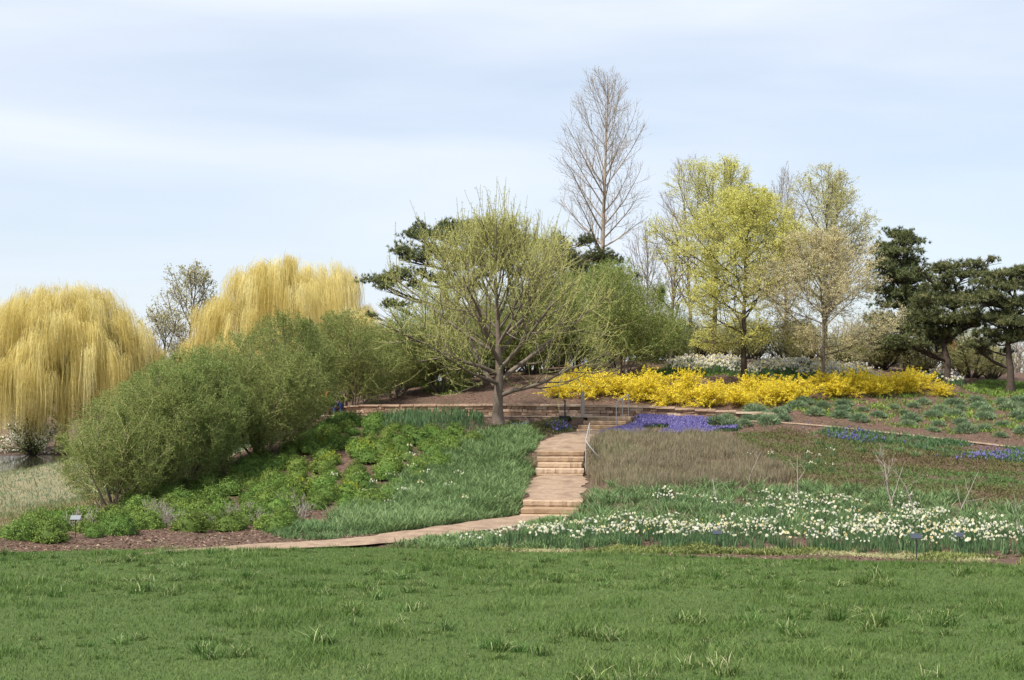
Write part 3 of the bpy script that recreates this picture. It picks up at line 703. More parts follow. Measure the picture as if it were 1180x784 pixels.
# small trees beyond the pond
rng = np.random.default_rng(108)
p = place(212, 470, 138); hh = height(p, 299)
tr, cw, tm, cm = spreading_tree(hh, 3.0, hh * .72, .30, .40, 18, 9, 5, 'x', .20, (5, 6), 'bark_grey', 'twig_grey', 'leaf_pale', ang_lo=55, ang_hi=25, up=.3, twig_r=.02, crown_r=(3.2, 3.2, hh * .29), l2=.5, clump=.2)
tree("distant_tree", "pale thin distant tree standing between the two golden willows", p, tr, cw, tm, cm)
rng = np.random.default_rng(109)
p = place(188, 470, 132); hh = height(p, 352)
tr, cw, tm, cm = spreading_tree(hh, 4.0, hh * .55, .26, .15, 18, 9, 5, 'x', .17, (5, 6), 'bark_dark', 'twig_grey', 'leaf_pale', ang_lo=70, ang_hi=30, up=.2, twig_r=.018, crown_r=(4.2, 4.0, hh * .45), l2=.5, clump=.15)
tree("distant_tree", "low round distant tree with dull buds left of the pale tall one", p, tr, cw, tm, cm)

# pines
def pine(label, loc, trunk_pts, r0, pads, tuft=.30, dens=55, group=None):
    """pads: (x, y, z, rx, rz) in metres from the base"""
    tr, cw = MB(), MB(); tp = polyline([list(q) + [0] for q in trunk_pts], .3)[:, :3]; n = len(tp)
    R0 = taper([r0], r0 * .25, n); R0[0, 0] *= 1.3; tubes(tr, tp[None], R0, 9)
    S, D, Ls, C, E = [], [], [], [], []
    pads = [q for a in pads for q in (a, (a[0] + rng.normal(0, .8) * a[3], a[1] + rng.normal(0, .6) * a[3], a[2] + rng.uniform(-.9, .6) * a[3] * .8, a[3] * rng.uniform(.35, .6), a[4] * rng.uniform(.6, .9)))]
    for (x, y, z, rx, rz) in pads:
        c = np.array([x, y, z]); hd = np.hypot(tp[:, 0] - x, tp[:, 1] - y)
        want = z - .25 - .30 * hd; k = int(np.abs(tp[:, 2] - want).argmin())
        m = (tp[k] + c) / 2 + np.array([0, 0, -.10]) + rng.normal(0, .06, 3)
        pts = polyline([list(tp[k]) + [0], list(m) + [0], list(c - np.array([0, 0, rz * .35])) + [0]], .4)[:, :3]
        f = np.linspace(0, len(pts) - 1, 7); ii = f.astype(int).clip(0, len(pts) - 2); P = (pts[ii] * (1 - (f - ii))[:, None] + pts[ii + 1] * (f - ii)[:, None])[None]
        rr = min(R0[0, k] * .6, .025 + .018 * np.linalg.norm(c - tp[k])); R = taper([rr], .012, 7); tubes(tr, P, R, 6, .4)
        nb = int(10 + rx * 9); st = P[0, rng.integers(3, 7, nb)]; tgt = c + rng.normal(0, .45, (nb, 3)) * np.array([rx, rx, rz * .6]); dd = tgt - st
        Pb = grow(st, dd + np.array([0, 0, .1]), np.linalg.norm(dd, axis=1) + .05, 4, .1, .15); tubes(tr, Pb, taper(np.full(nb, .016), .005, 4), 4, .4)
        nt_ = int(dens * rx * rx * 3.0 + 8)
        q = nrm(rng.normal(0, 1, (nt_, 3))) * (rng.uniform(0, 1, (nt_, 1)) ** .45); q[:, 2] = np.abs(q[:, 2]) * .9 - .25 * rng.uniform(0, 1, nt_)
        lobes = 1 + .22 * np.sin(np.arctan2(q[:, 1], q[:, 0]) * 3 + x * 5)[:, None]
        C.append(c + q * np.array([rx, rx, rz]) * lobes)
    C = np.concatenate(C); nn = 16; K = len(C)
    ax = nrm(rng.normal(0, .55, (K, 3)) + np.array([0, 0, .85]))
    d = nrm(np.repeat(ax, nn, 0) * .55 + rng.normal(0, .55, (K * nn, 3))); b = np.repeat(C, nn, 0) + rng.normal(0, .02, (K * nn, 3))
    s = nrm(np.cross(d, rng.normal(0, 1, d.shape))) * .016; Ln = tuft * .5 * rng.uniform(.7, 1.2, (K * nn, 1))
    V = np.stack([b - s, b + s, b + d * Ln], 1)
    cw.add(V.reshape(-1, 3), tris=np.arange(K * nn * 3).reshape(-1, 3), a=np.repeat(np.clip(np.repeat(rng.normal(.5, .22, K), nn) + rng.normal(0, .12, K * nn), 0, 1), 3))
    return tree("pine_tree", label, loc, tr, cw, [M['bark_dark']], [M['needle']], group, "pine tree")
def pads_px(loc, lst):
    """pads read off the photo: (px, py, half width px, half height px, depth offset m)"""
    o = []; s = F / loc[1]
    for (px, py, rw, rh, dy) in lst:
        q = P3(px, py, loc[1] + dy); o.append((q[0] - loc[0], dy, q[2] - loc[2], rw / s * rng.uniform(1.0, 1.3), rh / s * rng.uniform(1.1, 1.5)))
    return o
rng = np.random.default_rng(110)
p = place(515, 448, 65)
pine("dark flat topped pine spreading left behind the broad olive tree", p, [(0, 0, -.2), (.15, .1, 2.2), (-.1, .2, 4.2), (.3, .1, 5.6), (.5, 0, 6.6)], .17,
     pads_px(p, [(440, 325, 22, 9, .3), (463, 318, 20, 10, -.4), (462, 290, 18, 9, .2), (487, 297, 24, 12, -.5), (481, 272, 22, 10, .5), (508, 272, 26, 11, -.4), (520, 262, 20, 9, .4), (545, 266, 26, 11, -.2), (556, 282, 24, 10, .6), (580, 273, 26, 11, .1), (600, 284, 22, 10, -.5), (533, 300, 26, 11, 1.0), (505, 322, 18, 8, .8), (570, 305, 24, 10, -.6), (455, 352, 16, 6, .6), (540, 330, 20, 9, .4)]))
rng = np.random.default_rng(111)
p = place(648, 430, 72)
pine("dark pine mass between the broad olive tree and the tall bare trunk", p, [(0, 0, -.2), (.1, .2, 2.5), (0, 0, 5), (.1, 0, 6.4)], .18,
     pads_px(p, [(620, 285, 24, 11, .3), (642, 292, 24, 12, -.4), (655, 302, 28, 12, .5), (630, 310, 26, 12, -.2), (668, 318, 26, 13, .4), (610, 318, 22, 10, .8), (690, 296, 20, 12, -.2), (676, 279, 13, 9, .3), (700, 302, 22, 11, .4), (650, 335, 30, 14, 0), (690, 330, 28, 14, .6), (716, 322, 20, 12, .2), (668, 355, 30, 14, -.4), (625, 345, 26, 12, .3)]))
rng = np.random.default_rng(112)
p = place(1046, 428, 66)
pine("tallest dense dark pine right of the tan budding tree", p, [(0, 0, -.2), (-.1, .1, 2), (.1, 0, 4), (-.1, .1, 5.5), (.0, 0, 6.1)], .16,
     pads_px(p, [(1036, 272, 20, 9, .1), (1048, 280, 18, 9, -.3), (1020, 285, 18, 9, .3), (1030, 292, 26, 10, -.2), (1045, 305, 24, 10, .3), (1018, 308, 22, 10, -.4), (1036, 320, 30, 12, .2), (1055, 322, 22, 11, -.5), (1020, 335, 26, 12, .4), (1052, 340, 28, 12, -.2), (1035, 352, 32, 13, .3), (1060, 362, 24, 12, -.6), (1022, 370, 26, 12, .2), (1048, 380, 30, 13, -.3), (1012, 394, 24, 11, .3), (1042, 400, 30, 11, .1)]))
rng = np.random.default_rng(113)
p = place(1091, 434, 62)
pine("dark pine with a bare crooked trunk second from the right", p, [(0, 0, -.2), (.05, 0, .9), (-.1, .1, 1.7), (.25, .1, 2.6), (.45, 0, 3.6), (.3, .1, 4.5)], .16,
     pads_px(p, [(1120, 306, 18, 8, .2), (1096, 308, 16, 7, -.2), (1082, 312, 16, 7, .4), (1108, 318, 22, 8, -.4), (1132, 314, 14, 7, .1), (1086, 332, 26, 9, .3), (1072, 346, 26, 11, -.2), (1098, 350, 30, 11, -.5), (1118, 342, 20, 9, .4), (1064, 366, 26, 10, .2), (1090, 370, 34, 11, -.3), (1072, 386, 24, 9, .3), (1112, 376, 22, 9, .2), (1054, 398, 22, 8, -.2), (1080, 396, 18, 7, .5)]))
rng = np.random.default_rng(114)
p = place(1164, 440, 60)
pine("dark pine with spreading low limbs nearest the right edge", p, [(0, 0, -.2), (.02, 0, .9), (-.05, .1, 1.9), (.1, 0, 3.0), (.25, 0, 4.2)], .17,
     pads_px(p, [(1150, 318, 18, 7, .2), (1172, 316, 20, 8, -.3), (1136, 326, 20, 8, .3), (1160, 332, 26, 9, -.2), (1188, 326, 22, 9, .2), (1132, 346, 24, 8, -.2), (1158, 352, 28, 10, .3), (1186, 350, 26, 10, -.3), (1146, 368, 28, 10, .2), (1172, 374, 30, 10, -.4), (1140, 386, 22, 8, .3), (1192, 384, 28, 10, .4), (1165, 392, 24, 8, .1), (1205, 345, 22, 10, .1), (1128, 398, 20, 7, .2)]))

# weeping willows
def willow(label, loc, hh, rad, base_drop, ncas, nst, seed):
    global rng
    keep_ = rng; rng = np.random.default_rng(seed); tr, cw = MB(), MB()
    P0 = grow(np.array([[0, 0, -.3]]), np.array([[.05, 0, 1.0]]), hh * .62, 10, .1, .12); R0 = flare(taper([.48], .14, 10)); tubes(tr, P0, R0, 10)
    pos, d, rr, t = kids(P0, R0, 16, .25, .98, lambda t: R_(72) - R_(52) * (t - .25), .15)
    cc, cr = (0, 0, hh * .52), (rad * .93, rad * .93, hh * .46)
    L1 = exitd(pos, d, cc, cr) * rng.uniform(.55, .82, len(pos)); P1 = grow(pos, d, L1, 9, .25, .22); R1 = taper(np.minimum(rr * .6, .05 + L1 * .02), .035, 9); tubes(tr, P1, R1, 6, .4)
    pos, d, rr, t = kids(P1, R1, 10, .25, 1.0, R_(46), .25)
    L2 = np.minimum(exitd(pos, d, cc, cr), 3.0) * rng.uniform(.4, .75, len(pos)); P2 = grow(pos, d, L2, 6, .15, .25); R2 = taper(np.minimum(rr * .6, .05), .02, 6); tubes(tr, P2, R2, 4, .4)
    # cascades: bundles of strands gathered in big hanging clusters round the crown
    nc = 40; az = np.arange(nc) * 2.39996 + rng.normal(0, .25, nc); el = np.arcsin(np.clip((np.arange(nc) + .5) / nc * 1.02 + rng.normal(0, .04, nc), .03, .98)); ra = rng.uniform(.74, 1.0, nc)
    ctr = np.stack([np.cos(az) * np.cos(el) * rad * .9 * ra, np.sin(az) * np.cos(el) * rad * .9 * ra, hh * .42 + np.sin(el) * hh * .53 * ra], 1)
    pos, d = np.repeat(P1[:, 5], 1, 0), None
    kk = rng.integers(0, nc, ncas); S = ctr[kk] + rng.normal(0, 1, (ncas, 3)) * np.array([.85, .85, .42]); S = np.concatenate([S, (P2[:, -1])[rng.integers(0, len(P2), ncas // 3)]]); K = len(S); ell = np.array([rad, rad, hh * .52]); q_ = (S - np.array([0, 0, hh * .42])) / ell; nq = np.linalg.norm(q_, axis=1, keepdims=True); S = np.where(nq > .96, q_ / nq * rng.uniform(.86, .98, (K, 1)) * ell + np.array([0, 0, hh * .42]), S)
    near = ((P1[:, None, -1] - ctr[None]) ** 2).sum(-1).argmin(0)
    Pc = np.stack([P1[near, 4] * (1 - f) + ctr * f + np.array([0, 0, 1.0]) * .2 * math.sin(f * 3.14) for f in np.linspace(0, .88, 6)], 1); tubes(tr, Pc, taper(np.full(nc, .06), .02, 6), 5, .4)
    outw = nrm(S * np.array([1, 1, 0]) + rng.normal(0, .6, S.shape) * np.array([1, 1, 0]))
    arch = rng.uniform(.25, .95, K); full = np.maximum(.6, np.minimum(S[:, 2] - base_drop, rng.gamma(5, .62, K) + .8))
    tone = rng.normal(.5, .2, K) + np.concatenate([rng.normal(0, .15, nc)[kk], np.zeros(K - ncas)])
    s0 = np.repeat(S, nst, 0) + rng.normal(0, .24, (K * nst, 3)); o = nrm(np.repeat(outw, nst, 0) + rng.normal(0, .35, (K * nst, 3)) * np.array([1, 1, 0])); ar = np.repeat(arch, nst) * rng.uniform(.5, 1.4, K * nst); fl = np.repeat(full, nst) * rng.uniform(.45, 1.05, K * nst)
    ss = np.linspace(0, 1, 8); Q = K * nst
    hz = ar[:, None] * (1 - np.exp(-ss * 4.5))[None]; vz = ar[:, None] * .42 * np.sin(np.minimum(ss * 7, math.pi))[None] * .8 - fl[:, None] * np.maximum(0, ss - .08)[None] ** 1.15
    sway = (rng.normal(0, .24, (Q, 1)) * ss[None] ** 2)
    Pn = s0[:, None, :] + o[:, None, :] * (hz + sway)[..., None] + np.array([0, 0, 1.0]) * vz[..., None]
    Pn += np.cumsum(rng.normal(0, .034, Pn.shape), 1) * np.array([1, 1, .2])
    w = nrm(np.stack([rng.normal(0, 1, Q), rng.normal(0, 1, Q), np.zeros(Q)], 1))[:, None, :] * (np.array([.35, .8, 1, 1, 1, .9,  .7, .25]) * .009)[None, :, None]
    V = np.stack([Pn - w, Pn + w], 2); b0 = (np.arange(Q) * 16)[:, None]; j = np.arange(7)[None] * 2
    q = np.stack([b0 + j, b0 + j + 1, b0 + j + 3, b0 + j + 2], -1).reshape(-1, 4)
    av = np.clip(np.repeat(tone, nst) + rng.normal(0, .12, Q), 0, 1)
    cw.add(V.reshape(-1, 3), quads=q, a=np.repeat(av, 16))
    c = along(Pn, 7, .12, 1.0); leaves(cw, c + rng.normal(0, .03, c.shape), .085, a=np.clip(np.repeat(av, 7) + rng.normal(0, .15, len(c)), 0, 1), ratio=.3)
    tree("weeping_willow", label, loc, tr, cw, [M['bark_green']], [M['willow']], "golden weeping willows by the pond", "willow")
    rng = keep_
rng = np.random.default_rng(115)
p = place(70, 519, 106); willow("golden weeping willow on the far bank at the left edge above the pond", p, height(p, 314), 7.4, .5, 330, 58, 3)
rng = np.random.default_rng(116)
p = place(338, 512, 114); willow("golden weeping willow rising behind the green shrubs nearer the middle", p, height(p, 278), 8.4, 2.0, 360, 58, 9)

# far wood
mb = MB()
rng = np.random.default_rng(117)
K = 420; fx = np.concatenate([rng.uniform(-110, -20, K // 2), rng.uniform(40, 130, K // 2)]); fy = rng.uniform(235, 275, K); fh = rng.uniform(8.5, 13.5, K)
fp = np.stack([fx, fy, np.full(K, -1.0)], 1); Pt = grow(fp, np.tile([0, 0, 1.0], (K, 1)), fh, 6, .2, .15); Rt = taper(rng.uniform(.12, .22, K), .04, 6); tubes(mb, Pt, Rt, 4, .3)
pos, d, rr, t = kids(Pt, Rt, 12, .2, 1, R_(45), .2); Pb = grow(pos, d, rng.uniform(1.5, 4, len(pos)), 4, .4, .2); tubes(mb, Pb, taper(np.minimum(rr, .08), .03, 4), 3, rng.uniform(.3, .8, len(pos)))
pos, d, rr, t = kids(Pb, np.full(Pb.shape[:2], .05), 7, .1, 1, R_(45), .3); Pc = grow(pos, d, rng.uniform(.7, 1.8, len(pos)), 3, .3, .2); tubes(mb, Pc, taper(np.full(len(pos), .05), .02, 3), 3, rng.uniform(.2, 1, len(pos)))
link("far_wood", mb.mesh("far_wood", M['wood_far']), kind="stuff")

# ------------------------------------------------------------------ big green shrubs
def shrub_meshes(nst, Hh, Rr, nleaf2, nleaf3, ls, bark, leafm, n2=9, n3=6, spread=.75, twig_r=.005, clear=.2):
    tr, cw = MB(), MB(); az = rng.uniform(0, 6.28, nst); an = rng.uniform(.08, spread, nst)
    d = np.stack([np.cos(az) * np.sin(an), np.sin(az) * np.sin(an), np.cos(an)], 1); st = np.stack([np.cos(az) * .14, np.sin(az) * .14, np.full(nst, -.15)], 1) * rng.uniform(.4, 1.3, (nst, 1)); st[:, 2] = -.15
    cc, cr = (0, 0, Hh * .52), (Rr, Rr, Hh * .5)
    L0 = exitd(st + np.array([0, 0, .3]), d, cc, cr) * rng.uniform(.8, 1.05, nst) + .3; P0 = grow(st, d, L0, 10, .2, .28); R0 = taper(rng.uniform(.03, .06, nst), .010, 10); tubes(tr, P0, R0, 6, rng.uniform(.2, .9, nst))
    pos, dd, rr, t = kids(P0, R0, n2, clear, .98, R_(48), .25); L1 = np.minimum(exitd(pos, dd, cc, cr), Hh * .34) * rng.uniform(.65, 1.08, len(pos)); P1 = grow(pos, dd, L1, 6, .35, .3); R1 = taper(np.minimum(rr * .6, .02), twig_r, 6); tubes(cw, P1, R1, 4, rng.uniform(.2, .8, len(pos)), 0)
    pos, dd, rr, t = kids(P1, R1, n3, .15, .98, R_(50), .3); L2 = np.minimum(exitd(pos, dd, cc, np.array(cr) * 1.06), Hh * .15 + .15) * rng.uniform(.5, 1.15, len(pos)); P2 = grow(pos, dd, L2, 4, .3, .3); tubes(cw, P2, taper(np.full(len(pos), twig_r), twig_r * .4, 4), 3, rng.uniform(.2, .9, len(pos)), 0)
    for P, n in ((P1, nleaf2), (P2, nleaf3)):
        if n: c = along(P, n, .1); leaves(cw, c + rng.normal(0, .035, c.shape), ls, mat=1)
    return tr.mesh("trunk", [M[bark]]), cw.mesh("crown", [M['bark_green'], M[leafm]])
rng = np.random.default_rng(118)
protos = [shrub_meshes(12, 4.0, 2.15, 22, 28, .048, 'bark_grey', 'leaf_shrub', n2=18, n3=10, clear=.20, spread=.95) for _ in range(3)]
leggy = shrub_meshes(9, 4.0, 2.15, 20, 22, .056, 'bark_grey', 'leaf_shrub', n2=15, n3=10, clear=.5, spread=.6)
SH = [(128, 585, 40.5, 462, 1.7, "lowest green shrub at the left end of the row by the meadow"), (188, 565, 43, 424, 1.9, "green shrub second from the left in the row on the slope"), (232, 545, 46, 402, 2.1, "green shrub third from the left in the row above the meadow slope"),
      (300, 532, 47, 384, 2.2, "tall wide green shrub in the middle of the row on the slope"), (322, 514, 51, 366, 2.0, "tall green shrub behind the middle of the row below the right willow"), (404, 474, 57.5, 360, 2.1, "green shrub with leaning trunks at the left end of the stone wall"), (272, 512, 53, 384, 2.1, "green shrub at the back of the row in front of the right willow"), (150, 560, 48, 446, 2.0, "green shrub at the back left of the row beside the pond"),
      (452, 462, 61, 372, 2.3, "small green shrub behind the left part of the stone wall"), (508, 452, 61, 330, 2.7, "green shrub behind the wall left of the broad olive tree trunk"), (612, 436, 65, 330, 2.6, "green shrub behind the crown of the broad olive tree"), (716, 430, 61, 302, 2.6, "big green shrub in front of the tall bare tree above the yellow shrubs"), (772, 425, 68, 352, 1.6, "low green shrub beside the hilltop path"), (662, 432, 66, 318, 2.0, "green shrub half hidden between the olive tree and the big green shrub"), (560, 436, 68, 352, 2.3, "green shrub on the slope behind the trunk of the broad olive tree"), (474, 446, 67, 360, 2.2, "green shrub at the back behind the left part of the wall"), (744, 420, 72, 330, 2.0, "green shrub behind the right side of the big green shrub"), (690, 424, 73, 340, 2.2, "green shrub at the foot of the tall bare tree"), (625, 424, 73, 345, 2.2, "green shrub at the back below the dark pine mass"), (425, 462, 66, 385, 1.7, "green shrub at the back between the left shrubs and the wall"), (398, 468, 70, 392, 2.2, "green shrub farthest back behind the leaning trunks"), (450, 456, 74, 388, 2.3, "green shrub farthest back behind the left end of the wall"), (214, 556, 44.3, 414, 2.0, "green shrub filling the row between the second and the third from the left"), (160, 575, 41.8, 444, 1.8, "green shrub filling the row between its leftmost two")]
for i, (px, py, Y, yt, rw, lab) in enumerate(SH):
    p = place(px, py, Y); h = height(p, yt); me = leggy if px == 398 else protos[i % 3]
    r = thing("green_shrub", lab, "shrub", p, rng.uniform(0, 6.28), "large loose green shrubs", (rw / 2.15, rw / 2.15, h / 4.0))
    link("trunk", me[0], r); link("crown", me[1], r)
# twiggy brown shrubs on the hill
rng = np.random.default_rng(119)
protoT = [shrub_meshes(26, 2.2, 1.6, 2, 3, .045, 'bark_dark', 'cover', n2=10, n3=6, spread=.9) for _ in range(2)]
TW = [(868, 420, 69, 372, 1.5), (905, 418, 70, 370, 1.6), (838, 416, 72, 376, 1.5), (930, 424, 68, 376, 1.5), (975, 424, 68, 384, 1.6), (1015, 428, 67, 388, 1.7), (1068, 432, 66, 392, 1.4), (1118, 436, 66, 376, 1.9), (1142, 438, 66, 402, 1.3), (1010, 420, 72, 372, 1.8), (808, 412, 76, 380, 1.5), (750, 418, 74, 366, 1.6), (430, 455, 72, 400, 1.9), (480, 446, 73, 392, 2.0), (535, 440, 74, 388, 2.0), (585, 434, 75, 384, 2.0), (640, 426, 77, 380, 2.0), (700, 420, 78, 376, 2.0), (790, 414, 80, 366, 2.2), (850, 414, 80, 366, 2.2)]
TL = ["behind the trunk of the bright blooming tree", "between the bright blooming tree and the round tan tree", "left of the blooming trunk by the hilltop path", "just left of the slim grey trunk of the tan tree", "right of the slim grey trunk of the tan tree", "below the left side of the tallest right pine", "beside the crooked pine trunk", "widest of them, between the two rightmost pine trunks", "low and rightmost of them, by the last pine trunk", "at the back below the tan tree crown", "beyond the bend of the hilltop path", "left of the hilltop path behind the green shrub", "at the far back left of the wall", "at the back behind the left part of the wall", "at the back left of the broad olive tree trunk", "at the back right of the broad olive tree trunk", "at the back above the leftmost yellow shrub", "at the foot of the tall bare trunk", "at the far back above the hilltop path", "at the far back behind the two yellow trees"]
for i, (px, py, Y, yt, rw) in enumerate(TW):
    p = place(px, py, Y); h = height(p, yt); me = protoT[i % 2]
    r = thing("twiggy_shrub", "brown twiggy shrub " + TL[i], "shrub", p, rng.uniform(0, 6.28), "brown twiggy shrubs on the hill", (rw / 1.6, rw / 1.6, h / 2.2))
    link("trunk", me[0], r); link("crown", me[1], r)
# pale flowering shrub on the far bank
rng = np.random.default_rng(120)
p = place(38, 509, 103.5); hh = height(p, 474); tr, cw = MB(), MB()
az = rng.uniform(0, 6.28, 60); an = rng.uniform(.1, 1.25, 60); d = np.stack([np.cos(az) * np.sin(an), np.sin(az) * np.sin(an), np.cos(an)], 1)
Pq = grow(np.tile([0, 0, -.1], (60, 1)), d, exitd(np.tile([0, 0, .1], (60, 1)), d, (0, 0, hh * .4), (2.4, 2.0, hh * .6)), 6, -.1, .2); tubes(tr, Pq, taper(np.full(60, .03), .012, 6), 4)
c = along(Pq, 40, .3); leaves(cw, c + rng.normal(0, .12, c.shape), .16, mat=0); c = along(Pq, 44, .55); leaves(cw, c + rng.normal(0, .2, c.shape), .16, mat=1)
r = thing("flowering_shrub", "pale white flowering shrub at the foot of the left willow by the pond", "shrub", p)
link("stems", tr.mesh("stems", M['bark_dark']), r); link("crown", cw.mesh("crown", [M['leaf_shrub'], M['daff']]), r)

# ------------------------------------------------------------------ planting
def many(name, meshes, pts, label, cat, group, smin=.8, smax=1.2, tilt=0.0):
    labels = label if callable(label) else (lambda i: label)
    for i, q in enumerate(pts):
        o = link(name, meshes[int(rng.integers(0, len(meshes)))], None, q, label=labels(i), category=cat, group=group)
        s = rng.uniform(smin, smax); o.scale = (s * rng.uniform(.9, 1.1), s * rng.uniform(.9, 1.1), s * rng.uniform(.85, 1.15)); o.rotation_euler = (rng.normal(0, tilt) if tilt else 0, rng.normal(0, tilt) if tilt else 0, rng.uniform(0, 6.28))
def dome_pts(n, r, h, k=.35):
    d = nrm(rng.normal(0, 1, (n, 3))); d[:, 2] = np.abs(d[:, 2]); f = 1 - k * rng.uniform(0, 1, (n, 1)) ** 2
    return d * np.array([r, r, h]) * f, d

# forsythia along the wall
def forsythia(rr, hh, nst):
    st, fl = MB(), MB(); az = rng.uniform(0, 6.28, nst); an = rng.uniform(.1, 1.15, nst); d = np.stack([np.cos(az) * np.sin(an), np.sin(az) * np.sin(an), np.cos(an)], 1)
    b = np.tile([0, 0, -.08], (nst, 1)) + rng.normal(0, .12, (nst, 3)) * np.array([1, 1, 0]); L0 = exitd(b + np.array([0, 0, .15]), d, (0, 0, hh * .35), (rr, rr, hh * .65)) * rng.uniform(.75, 1.2, nst)
    P = grow(b, d, L0, 7, -.25, .3); tubes(st, P, taper(np.full(nst, .010), .004, 7), 4, rng.uniform(0, 1, nst))
    pos, dd, r_, t = kids(P, np.full(P.shape[:2], .006), 6, .25, .95, R_(40), .3); P2 = grow(pos, dd, rng.uniform(.15, .5, len(pos)) * rr, 4, -.1, .3); tubes(st, P2, taper(np.full(len(pos), .004), .002, 4), 3, rng.uniform(0, 1, len(pos)))
    for Q, n, t0 in ((P, 36, .22), (P2, 22, .05)):
        c = along(Q, n, t0); leaves(fl, c + rng.normal(0, .022, c.shape), .055, ratio=.6, flat=.3)
    return st.mesh("stems", M['forsy_stem']), fl.mesh("blossom", M['forsythia'])
rng = np.random.default_rng(121)
fp = [forsythia(.95, 1.1, 46) for _ in range(4)]
FX = [(645, 462, 57.0), (668, 457, 58.2), (690, 462, 57.2), (714, 459, 58), (737, 465, 56.8), (752, 459, 58.4), (775, 467, 56.4), (792, 461, 58), (810, 469, 56), (832, 462, 57.6), (848, 468, 56.2), (868, 463, 57.8), (884, 468, 56.4), (905, 464, 57.6), (918, 467, 57), (948, 463, 58.2), (966, 466, 57.6), (986, 461, 58.6), (1003, 464, 58), (1022, 459, 59), (1040, 460, 59), (1056, 456, 59.8)]
def floc(i):
    return ("leftmost yellow forsythia shrub above the stone wall near the top steps" if i == 0 else "rightmost full size yellow forsythia shrub in the bank" if i == len(FX) - 1 else "yellow flowering forsythia shrub in the solid bank above the stone wall" if i < 15 else "yellow flowering forsythia shrub in the right group beyond the wall's end")
for i, (px, py, Y) in enumerate(FX):
    p = place(px, py, Y); s = rng.uniform(.9, 1.12)
    if i == 0: s *= .8
    s *= rng.uniform(.95, 1.1); r = thing("forsythia_shrub", floc(i), "shrub", p, rng.uniform(0, 6.28), "yellow forsythia shrubs in the bank", (s, s * rng.uniform(.85, 1.1), s * rng.uniform(.70, 1.0)))
    a, b_ = fp[i % 4]; link("stems", a, r); link("blossom", b_, r)
rng = np.random.default_rng(122)
p = place(1085, 462, 58.5); r = thing("forsythia_shrub", "smallest yellow forsythia shrub, standing apart low at the right end", "shrub", p, 1.0, None, (.72, .6, .5)); link("stems", fp[0][0], r); link("blossom", fp[0][1], r)

# daffodils
def daffodil(nb, nf, hh, pet, leafm, rad=.16, fs=.074, cupm='cup', meshname="daffodil_clump", low=.85):
    mb = MB(); b = np.column_stack([rng.normal(0, rad * .55, (nb, 2)), np.zeros(nb)]); blades(mb, b, rng.uniform(0, 6.28, nb), rng.uniform(.6, 1, nb) * hh, .022, rng.uniform(.05, .45, nb), rng.uniform(0, .25, nb), mat=0, tip=.15)
    sb = np.column_stack([rng.normal(0, rad * .8, (nf, 2)), np.zeros(nf)]); top = sb + np.column_stack([rng.normal(0, .05, (nf, 2)), rng.uniform(low, 1.15, nf) * hh])
    tubes(mb, np.stack([sb, (sb + top) / 2, top], 1), np.full((nf, 3), .005), 3, .5, 0)
    for k in range(nf):
        ax = nrm(np.array([rng.normal(0, .7), rng.normal(-.35, .7), .35])); u = nrm(np.cross(ax, [.1, .2, 1])); w = np.cross(ax, u); an = np.arange(12) / 12 * 6.283; s = fs * rng.uniform(.8, 1.15)
        rad_ = np.where(np.arange(12) % 2 == 0, s * .5, s * .27)
        V = np.vstack([[top[k]], top[k] + (u * np.cos(an)[:, None] + w * np.sin(an)[:, None]) * rad_[:, None] + ax * .008])
        mb.add(V, tris=[[0, 1 + i, 1 + (i + 1) % 12] for i in range(12)], a=rng.uniform(0, 1), mat=1)
        a6 = np.arange(6) / 6 * 6.283; c0 = top[k] + ax * .005; c1 = top[k] + ax * s * .3
        V = np.vstack([c0 + (u * np.cos(a6)[:, None] + w * np.sin(a6)[:, None]) * s * .11, c1 + (u * np.cos(a6)[:, None] + w * np.sin(a6)[:, None]) * s * .15])
        mb.add(V, quads=[[i, (i + 1) % 6, 6 + (i + 1) % 6, 6 + i] for i in range(6)], a=rng.uniform(0, 1), mat=2)
    return mb.mesh(meshname, [M[leafm], M[pet], M[cupm]])
rng = np.random.default_rng(123)
dC = [daffodil(26, int(rng.integers(5, 12)), .34, 'daff', 'strap_dark', cupm='daff' if k else 'cup') for k in range(7)]
dW = [daffodil(24, int(rng.integers(9, 15)), .38, 'daff_w', 'strap_dark', .22, .115, low=.55) for k in range(5)]
dY = [daffodil(30, 0, .42, 'daff', 'strap_dark', .22, meshname='leafy_bulb_clump') for k in range(3)]
band = [(480, 634), (620, 622), (700, 612), (800, 606), (960, 614), (1060, 608), (1178, 618), (1200, 640), (1050, 640), (900, 636), (700, 632), (560, 635)]
many("daffodil_clump", dC, scatter(band, 205, .2, keep=lambda c: vnoise(c[:, 0], c[:, 1] * 1.5, 1.5, 33) + rng.normal(0, .12, len(c)) > .38), "clump of cream daffodils in the long band along the lawn edge", "daffodils", "cream daffodils in the band along the lawn", .8, 1.15)
upper = [(690, 610), (720, 585), (770, 575), (830, 590), (880, 570), (950, 560), (970, 585), (1000, 600), (1080, 560), (1100, 585), (1140, 610), (1000, 612), (900, 606)]
many("daffodil_clump", dC, scatter(upper, 62, .3, keep=lambda c: vnoise(c[:, 0], c[:, 1], .9, 3) > .45), "clump of cream daffodils among the strappy green clumps of the right bed", "daffodils", "cream daffodils scattered through the right bed", .75, 1.05)
many("daffodil_clump", dC, scatter([(845, 530), (870, 520), (960, 520), (965, 545), (900, 540)], 7, .5), "small clump of cream daffodils at the right end of the brown grass bed", "daffodils", "cream daffodils by the brown grass", .6, .8)
